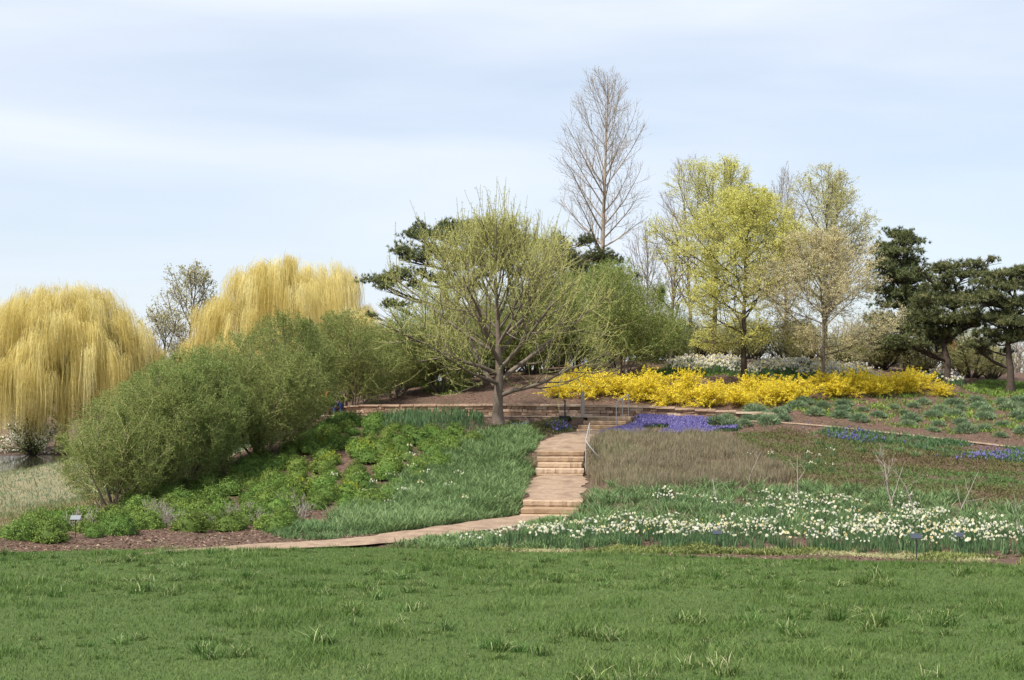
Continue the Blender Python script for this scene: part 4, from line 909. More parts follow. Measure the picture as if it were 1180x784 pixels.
def many_stuff(name, meshes, pts, smin=.8, smax=1.2):
    """the same clumps past the first 300, laid out as one mesh"""
    mb = MB(); mats = list(meshes[0].materials)
    data = []
    for me in meshes:
        co = np.empty(len(me.vertices) * 3); me.vertices.foreach_get("co", co); lv = np.empty(len(me.loops), np.int32); me.loops.foreach_get("vertex_index", lv)
        ls_ = np.empty(len(me.polygons), np.int32); me.polygons.foreach_get("loop_start", ls_); mi = np.empty(len(me.polygons), np.int32); me.polygons.foreach_get("material_index", mi); av = np.empty(len(me.vertices), np.float32); me.attributes["v"].data.foreach_get("value", av)
        lt = np.diff(np.append(ls_, len(lv))); data.append((co.reshape(-1, 3), lv, ls_, lt, mi, av))
    for q in pts:
        co, lv, ls_, lt, mi, av = data[int(rng.integers(0, len(data)))]; a = rng.uniform(0, 6.28); s_ = rng.uniform(smin, smax); c_, n_ = math.cos(a) * s_, math.sin(a) * s_
        V = np.column_stack([co[:, 0] * c_ - co[:, 1] * n_, co[:, 0] * n_ + co[:, 1] * c_, co[:, 2] * s_]) + q; first = True; n0 = mb.n
        mb.add(V, a=av)
        for m in np.unique(mi):
            for k in (4, 3):
                w = (mi == m) & (lt == k)
                if w.any():
                    f = lv[ls_[w][:, None] + np.arange(k)[None]].astype(np.int64) + n0
                    if k == 4: mb.Q.append(f); mb.mQ.append(np.full(len(f), m, np.int32)); mb.sQ.append(np.zeros(len(f), bool))
                    else: mb.T.append(f); mb.mT.append(np.full(len(f), m, np.int32)); mb.sT.append(np.zeros(len(f), bool))
    return link(name, mb.mesh(name, mats), kind="stuff")
many_stuff("white_daffodils", dW, np.vstack([scatter(poly, n, .18, keep=lambda c: vnoise(c[:, 0], c[:, 1], 2.4, 91) + rng.normal(0, .10, len(c)) > .54) for poly, n in [([(758, 434), (780, 423), (852, 420), (854, 434)], 80), ([(860, 436), (880, 424), (960, 427), (1005, 434), (1005, 442), (930, 438)], 120), ([(832, 417), (860, 414), (900, 413), (985, 417), (985, 423), (900, 419), (840, 420)], 24)]]), .95, 1.25)
for poly, n, lab, g in [([(1055, 438), (1085, 436), (1090, 441), (1060, 443)], 6, "clump of white daffodils left of the crooked pine trunk", "white daffodils by the crooked pine"),
                        ([(1088, 442), (1104, 440), (1108, 446), (1092, 448)], 6, "clump of white daffodils right of the crooked pine trunk above the smallest yellow shrub", "white daffodils above the smallest yellow shrub")]:
    many("daffodil_clump", dW, scatter(poly, n, .18), lab, "daffodils", g, .9, 1.3)
many("leafy_bulb_clump", dY, scatter([(425, 486), (455, 479), (550, 477), (556, 494), (500, 498), (450, 494)], 90, .28), "dark green flowerless upright clump below the left part of the wall", "bulb plant", "flowerless upright clumps below the wall", .8, 1.25)

# strappy clumps
def strappy(nb, hh, rad, mat, w=.022):
    mb = MB(); b = np.column_stack([rng.normal(0, rad * .3, (nb, 2)), np.zeros(nb)])
    az = np.arctan2(b[:, 1], b[:, 0]) + rng.normal(0, .7, nb); blades(mb, b, az, rng.uniform(.6, 1.1, nb) * hh, w, rng.uniform(.25, 1.0, nb), rng.uniform(.15, .62, nb), tip=.12)
    return mb.mesh("strappy_clump", M[mat])
rng = np.random.default_rng(124)
sP = [strappy(70, .46, .3, 'strap') for _ in range(5)]
right_bed = [(660, 606), (680, 572), (760, 562), (860, 562), (930, 562), (1000, 566), (1100, 576), (1178, 590), (1190, 622), (1060, 618), (960, 620), (800, 612), (700, 618)]
many("strappy_clump", sP, scatter(right_bed, 290, .30), "arching strappy green clump in the bed right of the path", "strappy plant", "strappy green clumps in the right bed", .75, 1.15)
def stuff_blades(name, pts, per, hh, w, mat, rad=.2, lean=(.2, 1.0), droop=(.1, .6), tone=None, tip=.12):
    n = len(pts); b = np.repeat(pts, per, 0); b[:, :2] += rng.normal(0, rad, (n * per, 2)); b[:, 2] = terr(b[:, 0], b[:, 1]) - .01
    ok = (b[:, 1] > lawn_edge(b[:, 0]) + .05) & ~on_path(b[:, 0], b[:, 1], .04) if len(b) < 60000 else np.concatenate([((q[:, 1] > lawn_edge(q[:, 0]) + .05) & ~on_path(q[:, 0], q[:, 1], .04)) for q in np.array_split(b, len(b) // 40000 + 1)])
    b = b[ok]; m = len(b); hs = np.repeat(rng.uniform(.75, 1.2, n), per)[ok]
    a = np.repeat(np.clip(rng.normal(.5, .16, n), 0, 1), per)[ok] + rng.normal(0, .16, m)
    if tone is not None: a = a + tone(b)
    mb = MB(); blades(mb, b, rng.uniform(0, 6.28, m), rng.uniform(.6, 1.1, m) * hh * hs, w, rng.uniform(*lean, m), rng.uniform(*droop, m), a=np.clip(a, 0, 1), tip=tip)
    return link(name, mb.mesh(name, M[mat]), kind="stuff")
rng = np.random.default_rng(125)
left_bed = [(400, 612), (385, 596), (440, 572), (480, 540), (520, 512), (560, 500), (620, 500), (622, 520), (618, 545), (612, 570), (598, 590), (520, 606), (450, 616)]
stuff_blades("strappy_foliage", scatter(left_bed, 1050, .0), 62, .42, .024, 'strap', rad=.13, tone=lambda b: .25 * (vnoise(b[:, 0], b[:, 1], 1.6, 8) - .5))
stuff_blades("side_foliage", scatter([(1185, 590), (1340, 610), (1340, 655), (1190, 640)], 260), 60, .4, .022, 'strap', rad=.13)
stuff_blades("path_edge_foliage", scatter([(440, 626), (520, 612), (600, 601), (665, 604), (720, 612), (700, 632), (560, 633), (460, 633)], 330, pad=.12, keep=lambda c: vnoise(c[:, 0], c[:, 1], 1.7, 92) > .36), 34, .26, .022, 'strap', rad=.11)
stuff_blades("strappy_seedlings", scatter([(330, 622), (300, 606), (390, 598), (460, 612), (440, 620)], 120), 40, .26, .02, 'strap', rad=.12)

# leafy mounds of the left slope
def mound(ns, rr, hh, bloom, leafm='mound', ls=.05):
    """a dome of leafy shoots: leaves lie close to the dome and face outwards"""
    lf = MB(); d = nrm(rng.normal(0, 1, (ns, 3)) + np.array([0, 0, .15])); d[:, 2] = np.abs(d[:, 2]); az = np.arctan2(d[:, 1], d[:, 0])
    tip = d * np.array([rr, rr, hh]) * rng.uniform(.86, 1.08, (ns, 1)) * (1 + .10 * np.sin(az * 3 + rng.uniform(0, 6)))[:, None]
    P = np.stack([tip * .2, tip * .65, tip], 1); tubes(lf, P, np.full((ns, 3), .006), 3, .3, 0)
    c = along(P, 16, .55, 1.0); dn = np.repeat(d, 16, 0); leaves(lf, c + rng.normal(0, .026, c.shape), ls, mat=0, ratio=.42, n=dn * 1.1 + np.array([0, 0, .3]))
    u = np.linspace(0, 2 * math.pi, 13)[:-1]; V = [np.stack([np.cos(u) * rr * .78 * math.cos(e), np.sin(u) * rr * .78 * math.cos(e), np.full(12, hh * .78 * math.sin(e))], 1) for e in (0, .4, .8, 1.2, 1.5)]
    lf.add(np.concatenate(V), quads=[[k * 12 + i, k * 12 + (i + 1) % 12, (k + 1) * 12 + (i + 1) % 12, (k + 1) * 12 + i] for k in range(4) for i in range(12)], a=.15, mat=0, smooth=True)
    if bloom:
        k = (rng.uniform(0, 1, ns) < bloom) & (d[:, 2] > .35); c = np.repeat(tip[k], 6, 0) + rng.normal(0, .024, (k.sum() * 6, 3)) + np.array([0, 0, .025]); leaves(lf, c, .034, mat=1, flat=.8)
    return lf.mesh("leafy_mound", [M[leafm], M['lime']])
rng = np.random.default_rng(126)
mg = [mound(130, .46, .46, 0) for _ in range(5)]; ml = [mound(130, .46, .46, b) for b in (.25, .45, .8)]
slope = [(90, 612), (140, 588), (200, 565), (260, 545), (310, 528), (350, 512), (385, 488), (420, 489), (470, 498), (525, 503), (545, 512), (505, 540), (465, 565), (425, 592), (330, 604), (220, 606)]
pts = np.vstack([scatter(slope, 195, .71, keep=lambda c: (c[:, 1] > 40.5) | (vnoise(c[:, 0], c[:, 1], 1.3, 81) > .42)), scatter([(0, 622), (40, 606), (100, 598), (170, 600), (160, 616), (60, 624)], 26, .55), scatter([(160, 612), (190, 598), (330, 598), (340, 610), (250, 616)], 17, .75)])
isl = (vnoise(pts[:, 0], pts[:, 1], .5, 21) > .52) & (rng.uniform(0, 1, len(pts)) < .45) & (pts[:, 0] > -9) & (pts[:, 1] > 41)
many("leafy_mound", mg, pts[~isl], "plain green leafy mound plant on the left slope", "mound plant", "green mound plants on the left slope", .62, 1.12)
many("leafy_mound", ml, pts[isl], "green mound plant topped with lime yellow bloom on the left slope", "mound plant", "lime topped mound plants on the left slope", .75, 1.1)
stuff_blades("mound_seedlings", scatter(slope, 90), 22, .12, .03, 'strap', rad=.12)

for i, q in enumerate(scatter([(380, 560), (470, 520), (540, 560), (560, 590), (480, 600), (420, 590)], 16, .8)):
    o = link("daffodil_clump", dC[i % 7], None, q, label="single small daffodil clump scattered among the mounds and strappy leaves left of the path", category="daffodils", group="daffodils scattered left of the path"); o.scale = (.7, .7, .95)
# dormant twiggy stems on the mulch
def twigs(ns, hh, mat='twig_grey', sp=.6, k=4, r=.006):
    mb = MB(); az = rng.uniform(0, 6.28, ns); an = rng.uniform(.05, sp, ns); d = np.stack([np.cos(az) * np.sin(an), np.sin(az) * np.sin(an), np.cos(an)], 1); b = np.column_stack([rng.normal(0, .1, (ns, 2)), np.full(ns, -.05)])
    P = grow(b, d, rng.uniform(.6, 1.1, ns) * hh, 6, .1, .35); tubes(mb, P, taper(np.full(ns, r), r * .4, 6), 4, rng.uniform(0, 1, ns))
    pos, dd, rr, t = kids(P, np.full(P.shape[:2], r * .7), k, .3, .95, R_(42), .3); P2 = grow(pos, dd, rng.uniform(.1, .35, len(pos)) * hh, 4, .1, .4); tubes(mb, P2, taper(np.full(len(pos), r * .6), r * .3, 4), 3, rng.uniform(0, 1, len(pos)))
    return mb.mesh("dormant_twigs", M[mat])
rng = np.random.default_rng(127)
tw = [twigs(26, .5, r=.008) for _ in range(3)]
many("dormant_shrub", tw, np.vstack([ground_at([188, 212, 238, 262, 335, 348, 176, 98, 150], [606, 602, 608, 600, 590, 596, 598, 612, 606]), scatter([(150, 612), (180, 596), (330, 592), (340, 604)], 10, .6)]), "low dormant shrub of bare grey brown twigs on the mulch of the left slope", "shrub", "dormant twiggy shrubs on the left slope", .7, 1.15)

# blue green mounds on the right hill
def hairy(n, rr, hh):
    mb = MB(); p_, d = dome_pts(n, rr, hh, .5); t = nrm(d + rng.normal(0, .35, d.shape)); s = nrm(np.cross(t, rng.normal(0, 1, t.shape))) * .012; Ln = rng.uniform(.07, .14, (n, 1))
    V = np.stack([p_ * .9 - s, p_ * .9 + s, p_ * .9 + t * Ln], 1); mb.add(V.reshape(-1, 3), tris=np.arange(n * 3).reshape(-1, 3), a=np.repeat(rng.uniform(0, 1, n), 3)); return mb.mesh("tufted_mound", M['blue_green'])
rng = np.random.default_rng(128)
bgm = [hairy(1000, .34, .22) for _ in range(4)]
hill = [(880, 492), (868, 474), (930, 464), (1020, 470), (1080, 464), (1180, 462), (1240, 470), (1240, 512), (1180, 508), (1100, 500), (1000, 488), (930, 484)]
many("tufted_mound", bgm, scatter(hill, 105, .86), "round blue green tufted mound plant on the mulch of the right hill", "mound plant", "blue green mounds on the right hill", .65, 1.25)
many("tufted_mound", bgm, ground_at([826, 838, 850, 862, 872, 884, 896, 842, 858], [490, 486, 482, 486, 478, 482, 478, 494, 490]), "blue green tufted mound plant just right of the violet flowers below the wall's end", "mound plant", "blue green mounds right of the violet flowers", .9, 1.35)

# violet flower carpet
def muscari(name, pts, dens=1.0):
    mb = MB(); n = len(pts); h = rng.uniform(.10, .17, n); top = pts + np.column_stack([rng.normal(0, .015, (n, 2)), h]); r = rng.uniform(.020, .032, n)[:, None]; hh = rng.uniform(.07, .11, n)[:, None]
    up = np.array([0, 0, 1.0]); X = np.array([1.0, 0, 0]); Yv = np.array([0, 1.0, 0])
    V = np.stack([top - up * hh * .5, top + X * r, top + Yv * r, top - X * r, top - Yv * r, top + up * hh * .6], 1); k = np.arange(n)[:, None, None] * 6
    t = np.array([[0, 2, 1], [0, 3, 2], [0, 4, 3], [0, 1, 4], [5, 1, 2], [5, 2, 3], [5, 3, 4], [5, 4, 1]])[None]
    mb.add(V.reshape(-1, 3), tris=(k + t).reshape(-1, 3), a=np.repeat(rng.uniform(0, 1, n), 6), mat=0)
    b = np.repeat(pts, 2, 0) + np.column_stack([rng.normal(0, .05, (2 * n, 2)), np.zeros(2 * n)]); blades(mb, b, rng.uniform(0, 6.28, 2 * n), .19, .016, rng.uniform(.2, .8, 2 * n), .3, mat=1)
    return link(name, mb.mesh(name, [M['muscari'], M['strap_dark']]), kind="stuff")
muscari("violet_flowers", scatter([(690, 505), (700, 494), (716, 487), (760, 484), (800, 485), (845, 489), (850, 497), (800, 503), (740, 505)], 5600, keep=lambda c: vnoise(c[:, 0], c[:, 1], 2.2, 4) + rng.uniform(-.35, .35, len(c)) > .46))
muscari("violet_flower_patches", np.vstack([scatter([(880, 498), (930, 490), (1000, 500), (1060, 510), (1180, 520), (1190, 535), (1080, 532), (1060, 520), (960, 508)], 250, keep=lambda c: vnoise(c[:, 0], c[:, 1], 1.8, 5) + rng.normal(0, .25, len(c)) > .80), scatter([(590, 494), (650, 486), (690, 486), (668, 494), (640, 500)], 70, keep=lambda c: vnoise(c[:, 0], c[:, 1], 2, 6) + rng.normal(0, .2, len(c)) > .6)]))
# brown dormant grass bed, low ground cover
rng = np.random.default_rng(129)
brown = [(676, 560), (672, 530), (682, 506), (740, 502), (830, 505), (880, 530), (910, 548), (890, 560), (800, 562), (740, 572)]
stuff_blades("dormant_grass", scatter(brown, 1500, keep=lambda c: vnoise(c[:, 0], c[:, 1], 1.5, 83) + rng.normal(0, .15, len(c)) > .30), 46, .36, .010, 'dormant', rad=.12, lean=(.02, .55), droop=(0, .2), tone=lambda b: .35 * (vnoise(b[:, 0], b[:, 1], 1.1, 9) - .5), tip=.2)
rng = np.random.default_rng(130)
cov = [(840, 502), (900, 494), (1000, 504), (1100, 516), (1200, 528), (1340, 545), (1340, 606), (1200, 586), (1080, 574), (960, 562), (910, 556), (880, 525)]
stuff_blades("low_groundcover", scatter(cov, 3500), 22, .11, .022, 'cover', rad=.16, lean=(.2, 1.2), droop=(.1, .4), tone=lambda b: .75 * (vnoise(b[:, 0], b[:, 1], 1.0, 12) - .5))
stuff_blades("path_side_foliage", scatter([(860, 490), (940, 493), (1050, 504), (1180, 519), (1240, 530), (1180, 534), (1050, 516), (940, 502)], 230, pad=.06, keep=lambda c: vnoise(c[:, 0], c[:, 1], 1.6, 61) > .42), 30, .26, .022, 'strap_dark', rad=.14)
stuff_blades("terrace_groundcover", scatter([(560, 498), (590, 486), (660, 484), (672, 494), (630, 508), (600, 502)], 330), 22, .13, .024, 'cover', rad=.15, lean=(.2, 1.1), droop=(.1, .4), tone=lambda b: .6 * (vnoise(b[:, 0], b[:, 1], 1.5, 18) - .7))
stuff_blades("bank_groundcover", np.vstack([scatter([(440, 452), (470, 444), (540, 442), (560, 448), (500, 458)], 300), scatter([(1110, 448), (1140, 438), (1200, 442), (1200, 456), (1140, 458)], 250), scatter([(750, 436), (770, 422), (830, 424), (850, 432), (780, 436)], 130), scatter([(840, 432), (980, 422), (1010, 440), (900, 440)], 200), scatter([(880, 470), (1100, 452), (1200, 470), (1200, 505), (1000, 490)], 250)]), 26, .18, .03, 'mound', rad=.17, lean=(.3, 1.1), droop=(.1, .5))
many("strappy_clump", sP, scatter([(930, 512), (1020, 508), (1120, 518), (1110, 530), (980, 524)], 14, .8), "upright strappy green clump in the low cover below the side path", "strappy plant", "strappy clumps in the low cover", .5, .75)
rng = np.random.default_rng(131)
lime_edge = [(470, 640), (600, 636), (720, 638), (900, 640), (1040, 644), (1200, 654), (1200, 646), (1040, 636), (900, 632), (700, 630), (500, 634)]
M['edge'] = ramp_mat("edge_leaf", [(0, (.12, .15, .05)), (.6, (.19, .225, .07)), (1, (.33, .35, .12))], .7, trans=.2)
stuff_blades("edge_foliage", scatter(lime_edge, 900, pad=.1, keep=lambda c: vnoise(c[:, 0], c[:, 1], 2.0, 14) > .45), 18, .14, .026, 'edge', rad=.07, lean=(.2, 1.1), droop=(.1, .5))
stuff_blades("pale_edge_straw", scatter(lime_edge, 500, keep=lambda c: vnoise(c[:, 0], c[:, 1], 1.6, 15) > .55), 22, .10, .016, 'leaf_pale', rad=.10, lean=(.5, 1.4), droop=(.2, .5))

# bark chips and crumbs lying on the mulch and spilling onto the path edges
M['chips'] = ramp_mat("bark_chips", [(0, (.06, .035, .022)), (.5, (.16, .10, .065)), (.85, (.29, .20, .14)), (1, (.42, .33, .24))], .9)
rng = np.random.default_rng(132)
cx = np.concatenate([rng.uniform(-19, 21, 60000), rng.uniform(-19, 3, 22000)]); cy = np.concatenate([28 + 38 * rng.uniform(0, 1, 60000) ** 1.3, rng.uniform(31, 39, 22000)])
ok = (cy > lawn_edge(cx) + .03) & (np.abs(cx) < .37 * cy + 1); cx, cy = cx[ok], cy[ok]
ok = (rng.uniform(0, 1, len(cx)) < .10) | np.concatenate([~on_path(a_, b_, -.16) for a_, b_ in zip(np.array_split(cx, 30), np.array_split(cy, 30))]); cx, cy = cx[ok], cy[ok]
mb = MB(); leaves(mb, np.column_stack([cx, cy, terr(cx, cy) + .012]), rng.uniform(.03, .10, len(cx)), ratio=.4, flat=1.6)
link("bark_chips", mb.mesh("bark_chips", M['chips']), kind="stuff")
# bare saplings
def sapling(px, py, hpx, label, mat='twig_white', lean=(0, 0), n1=6, r=.016, sp=42):
    p = ground_at(px, py)[0]; hh = hpx * p[1] / F; mb = MB(); cw = MB(); P0 = grow(np.array([[0, 0, -.05]]), np.array([[lean[0], lean[1], 1.0]]), hh, 9, .1, .22); R0 = taper([r], r * .3, 9); tubes(mb, P0, R0, 6)
    pos, d, rr, t = kids(P0, R0, n1, .1, .9, R_(sp), .2); P1 = grow(pos, d, hh * .55 * (1.1 - t) * rng.uniform(.6, 1.2, len(pos)), 6, .35, .3); R1 = taper(rr * .65, r * .25, 6); tubes(cw, P1, R1, 5)
    pos, d, rr, t = kids(P1, R1, 4, .2, .95, R_(40), .2); P2 = grow(pos, d, hh * .16 * rng.uniform(.5, 1.3, len(pos)), 4, .2, .3); tubes(cw, P2, taper(rr * .6, r * .15, 4), 3)
    rt = thing("bare_sapling", label, "sapling", p); link("stem", mb.mesh("stem", M[mat]), rt); link("twigs", cw.mesh("twigs", M[mat]), rt)
rng = np.random.default_rng(133)
sapling(1029, 590, 78, "tallest bare whitish sapling standing among the daffodils at the right", n1=9, r=.022)
sapling(918, 584, 62, "bare whitish sapling forking low right of the brown grass bed", lean=(.1, 0), n1=5, r=.018)
sapling(826, 588, 40, "short bare white forked sapling below the brown grass bed", n1=3, r=.016, sp=24)
sapling(862, 560, 46, "thin bare sapling with a bent stem at the edge of the brown grass", lean=(.15, 0), n1=3, r=.012)
sapling(1058, 606, 74, "bare sapling leaning in front of the tallest whitish one", lean=(-.25, 0), n1=4, r=.014)
sapling(1104, 592, 58, "bare brown sapling with a slanting stem right of the tallest whitish one", 'twig_grey', lean=(.5, 0), n1=4, r=.015)
sapling(1178, 618, 60, "bare sapling leaning left at the right edge of the bed", lean=(-.35, 0), n1=4, r=.014)

# meadow by the pond
rng = np.random.default_rng(134)
c = rng.uniform([-34, 38], [-8.5, 76], (90000, 2)); lim = (c[:, 0] < -9) & (c[:, 1] > 38); c = c[lim]; z = terr(c[:, 0], c[:, 1]); ok = z > -1.18; c, z = c[ok], z[ok]
tone = np.clip(.30 + .5 * (vnoise(c[:, 0] * .4, c[:, 1], .55, 30) - .5) + .62 * np.exp(-((c[:, 1] - 53 + 2.5 * np.sin(c[:, 0] * .5)) / 6.0) ** 2) + rng.normal(0, .14, len(c)), 0, 1)
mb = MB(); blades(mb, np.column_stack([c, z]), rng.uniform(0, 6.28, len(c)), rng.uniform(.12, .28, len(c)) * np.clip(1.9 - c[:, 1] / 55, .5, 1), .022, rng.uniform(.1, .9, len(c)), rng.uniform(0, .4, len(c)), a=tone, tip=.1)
link("meadow_grass", mb.mesh("meadow_grass", M['meadow_g']), kind="stuff")

# lawn grass: denser close to the camera
rng = np.random.default_rng(135)
nb = 275000
y = 10.6 + (33.2 - 10.6) * rng.uniform(0, 1, nb) ** 1.15; x = rng.uniform(-1, 1, nb) * (.355 * y + 2.6); ok = y < lawn_edge(x) + .06 + .08 * rng.normal(0, 1, nb).clip(-1, 1); x, y = x[ok], y[ok]; nb = len(x)
z = LAWN0 - LAWNS * y + 0.02 * np.sin(x * .8) * np.sin(y * .7)
tone = np.clip(.40 + .34 * (vnoise(x, y, .9, 41) - .5) + .25 * (vnoise(x, y, 3.0, 42) - .5) + rng.normal(0, .17, nb), 0, 1)
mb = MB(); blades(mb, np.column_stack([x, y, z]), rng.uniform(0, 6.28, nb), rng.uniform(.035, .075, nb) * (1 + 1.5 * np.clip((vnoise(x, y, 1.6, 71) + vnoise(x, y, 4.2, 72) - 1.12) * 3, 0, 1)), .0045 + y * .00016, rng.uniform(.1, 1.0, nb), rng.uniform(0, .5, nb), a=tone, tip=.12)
link("lawn_grass", mb.mesh("lawn_grass", M['grass']), kind="stuff")
def tuft(nb, hh, pale):
    mb = MB(); b = np.column_stack([rng.normal(0, .055, nb) * 1.35, rng.normal(0, .055, nb), np.zeros(nb)]); a = np.clip(rng.normal(.45, .2, nb) + (rng.uniform(0, 1, nb) < pale) * .42, 0, 1)
    blades(mb, b, rng.uniform(0, 6.28, nb), rng.uniform(.45, 1.15, nb) * hh, .0085, rng.uniform(.2, 1.15, nb), rng.uniform(.1, .55, nb), a=a, tip=.18); return mb.mesh("coarse_grass_tuft", M['tuft'])
rng = np.random.default_rng(136)
tf = [tuft(int(rng.integers(60, 130)), rng.uniform(.15, .25), pl) for pl in (.03, .06, .10, .14, .2, .3, .07, .11)]
tp = []
while len(tp) < 290:
    y = rng.uniform(11.4, 31.5); x = rng.uniform(-1, 1) * (.36 * y + .3)
    if rng.uniform() > (y / 31.0) ** .9 or y > float(lawn_edge(x)) - .4: continue
    if vnoise(np.array([x]), np.array([y]), .9, 50)[0] + rng.normal(0, .15) < .45: continue
    tp.append((x, y, LAWN0 - LAWNS * y + 0.02 * math.sin(x * .8) * math.sin(y * .7)))
many("grass_tuft", tf, np.array(tp), "coarse grass tuft sticking up from the mown lawn", "grass tuft", "coarse grass tufts in the lawn", .55, 1.15)
tp = []
while len(tp) < 900:
    y = rng.uniform(11.0, 31.8); x = rng.uniform(-1, 1) * (.36 * y + 1.5)
    if rng.uniform() > (y / 31.0) ** .9 or y > float(lawn_edge(x)) - .25: continue
    if vnoise(np.array([x]), np.array([y]), .9, 50)[0] + rng.normal(0, .2) < .42: continue
    tp.append((x, y, LAWN0 - LAWNS * y + 0.02 * math.sin(x * .8) * math.sin(y * .7)))
many_stuff("small_grass_tufts", tf, np.array(tp), .30, .62)

# ------------------------------------------------------------------ people
def skin_mesh(name, pts, edges, rad, mat, sub=2):
    me = bpy.data.meshes.new(name); me.from_pydata([tuple(map(float, q)) for q in pts], edges, []); o = bpy.data.objects.new(name, me); COL.objects.link(o)
    s = o.modifiers.new("skin", 'SKIN'); sl = me.skin_vertices[0].data
    for i, r in enumerate(rad): sl[i].radius = (r, r) if np.isscalar(r) else r
    sl[0].use_root = True; ss = o.modifiers.new("sub", 'SUBSURF'); ss.levels = sub; ss.render_levels = sub
    dg = bpy.context.evaluated_depsgraph_get(); m2 = bpy.data.meshes.new_from_object(o.evaluated_get(dg)); bpy.data.objects.remove(o); m2.name = name; m2.materials.clear(); m2.materials.append(mat)
    for p_ in m2.polygons: p_.use_smooth = True
    return m2
def flat_mat(name, c): return ramp_mat(name, [(0, c), (1, c)], .75)
SKIN = flat_mat("skin", (.48, .29, .20)); SHOE = flat_mat("pale_shoe", (.7, .68, .64))
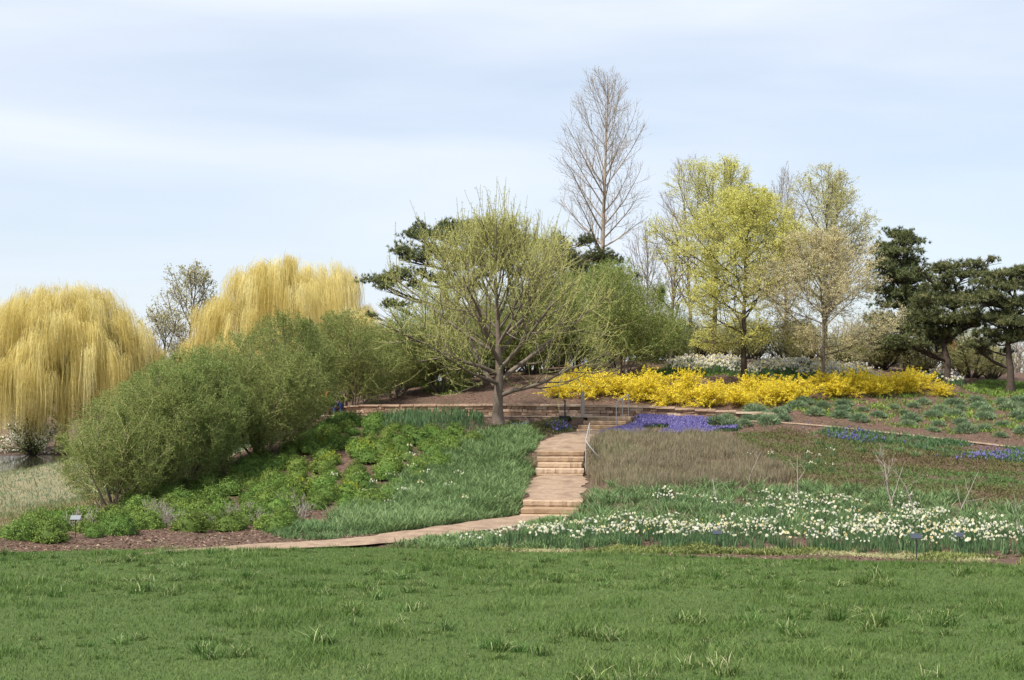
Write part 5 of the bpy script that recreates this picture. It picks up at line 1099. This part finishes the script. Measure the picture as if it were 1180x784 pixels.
def person(label, loc, rz, pose, shirt, trousers, hair, held=None):
    root = thing("person", label, "person", loc, rz)
    if pose == 'sit': hip, kz, hz = .50, .48, .50
    else: hip = .92
    nodes = [(0, 0, hip), (0, .01, hip + .22), (0, .02, hip + .42), (0, .01, hip + .52), (0, -.01, hip + .60), (0, -.02, hip + .70), (0, -.01, hip + .80)]
    rad = [.14, .12, .145, .06, .052, .085, .075]; E = [(i, i + 1) for i in range(6)]
    body_n, body_e, body_r = list(nodes), list(E), list(rad); leg_idx = []; arm_idx = []
    for s in (-1, 1):
        b = len(body_n)
        hand = (s * .16, -.36, hip + .10) if pose == 'sit' or s > 0 else (s * .28, -.04, hip - .04)
        elbow = (s * .27, -.06, hip + .20)
        body_n += [(s * .19, .02, hip + .44), elbow, hand]; body_e += [(2, b), (b, b + 1), (b + 1, b + 2)]; body_r += [.058, .043, .03]; arm_idx.append((b, b + 1, b + 2))
        hv = np.array(hand); dirn = nrm(hv - np.array(elbow)); sd = np.array([1.0, 0, 0])
        for f in range(5):
            k = len(body_n); q = hv + dirn * .055 + sd * (f - 2) * .02 * (1.4 if f == 4 else 1); e = q + dirn * (.07 - .008 * abs(f - 2)) * (.6 if f == 4 else 1) - np.array([0, 0, .018])
            body_n += [tuple(q), tuple(e)]; body_e += [(b + 2, k), (k, k + 1)]; body_r += [.009, .007]
        b = len(body_n)
        if pose == 'sit': L_ = [(s * .10, -.04, hip), (s * .12, -.44, hip + .02), (s * .12, -.47, .10), (s * .12, -.60, .05)]
        else: L_ = [(s * .09, 0, hip - .05), (s * .10, -.02, .48), (s * .10, .02, .09), (s * .10, -.13, .05)]
        body_n += L_; body_e += [(0, b), (b, b + 1), (b + 1, b + 2), (b + 2, b + 3)]; body_r += [.095, .062, .042, .035]; leg_idx.append((b, b + 1, b + 2, b + 3))
    link("body", skin_mesh("body", body_n, body_e, body_r, SKIN), root)
    tn = [nodes[0], nodes[1], nodes[2], (0, .01, hip + .49)]; te = [(0, 1), (1, 2), (2, 3)]; tr_ = [.155, .14, .16, .075]
    for a in arm_idx:
        b = len(tn); q = np.array(body_n[a[1]]) * .7 + np.array(body_n[a[0]]) * .3; tn += [body_n[a[0]], tuple(q)]; te += [(2, b), (b, b + 1)]; tr_ += [.075, .062]
    link("shirt", skin_mesh("shirt", tn, te, tr_, shirt), root)
    tn = [(0, 0, hip + .05), (0, 0, hip)]; te = [(0, 1)]; tr_ = [.145, .155]
    for l_ in leg_idx:
        b = len(tn); tn += [body_n[l_[0]], body_n[l_[1]], body_n[l_[2]]]; te += [(1, b), (b, b + 1), (b + 1, b + 2)]; tr_ += [.105, .075, .062]
    link("trousers", skin_mesh("trousers", tn, te, tr_, trousers), root)
    for l_ in leg_idx:
        a_, b_ = np.array(body_n[l_[2]]), np.array(body_n[l_[3]]); link("shoe", skin_mesh("shoe", [a_ - np.array([0, -.03, .04]), (a_ + b_) / 2 - np.array([0, 0, .02]), b_ - np.array([0, .05, .01])], [(0, 1), (1, 2)], [.05, .05, .04], SHOE), root)
    hd = np.array(nodes[5]); link("hair", skin_mesh("hair", [hd + np.array([0, .03, .0]), hd + np.array([0, .035, .07]), hd + np.array([0, .0, .125])], [(0, 1), (1, 2)], [.088, .092, .06], hair), root)
    f = MB()
    for s in (-1, 1): box(f, hd + np.array([s * .03, -.084, .02]), (.018, .01, .01)); box(f, hd + np.array([s * .03, -.085, .04]), (.03, .008, .006))
    box(f, hd + np.array([0, -.09, -.03]), (.035, .01, .008)); link("face_features", f.mesh("face_features", flat_mat("dark_feature", (.06, .03, .025))), root)
    nmb = skin_mesh("nose", [hd + np.array([0, -.07, .015]), hd + np.array([0, -.1, -.005])], [(0, 1)], [.014, .013], SKIN); link("nose", nmb, root)
    for s in (-1, 1): link("ear", skin_mesh("ear", [hd + np.array([s * .08, .0, .02]), hd + np.array([s * .088, .005, -.02])], [(0, 1)], [.015, .012], SKIN), root)
    return root
HB = flat_mat("brown_hair", (.07, .045, .03)); NAVY = flat_mat("blue_denim", (.025, .042, .13)); BLK = flat_mat("black_cloth", (.02, .02, .022)); ORG = flat_mat("orange_cloth", (.60, .20, .05)); PAL = flat_mat("pale_cloth", (.62, .50, .45)); RED = flat_mat("red_cloth", (.72, .10, .05))
pw1, pw2 = P3(388, 478.5, 57.2), P3(377, 478.5, 57.4)
bench = P3(383, 479, 57.6); bz = float(terr([bench[0]], [bench[1]])[0])
bt = thing("bench", "low dark wooden bench under the two seated people behind the shrubs", "bench", (bench[0], bench[1], bz)); mb = MB()
for k in range(3): box(mb, (0, -.12 + k * .13, .42), (1.3, .11, .04))
link("seat", mb.mesh("seat", M['wood']), bt)
for s in (-.5, .5): mb = MB(); box(mb, (s, 0, .2), (.08, .36, .40)); link("leg", mb.mesh("leg", M['dark_metal']), bt)
person("seated person in a pale top and blue jeans behind the leaning shrub trunks", (pw1[0], bench[1], bz), .1, 'sit', PAL, NAVY, HB)
person("seated person in an orange top and black trousers left of the one in jeans", (pw2[0] - .12, bench[1], bz), -.1, 'sit', ORG, BLK, HB)
q = P3(1096.5, 428, 71); person("standing person in a red top seen past the crooked pine trunk", (q[0], q[1], float(terr([q[0]], [q[1]])[0])), .3, 'stand', RED, BLK, HB)
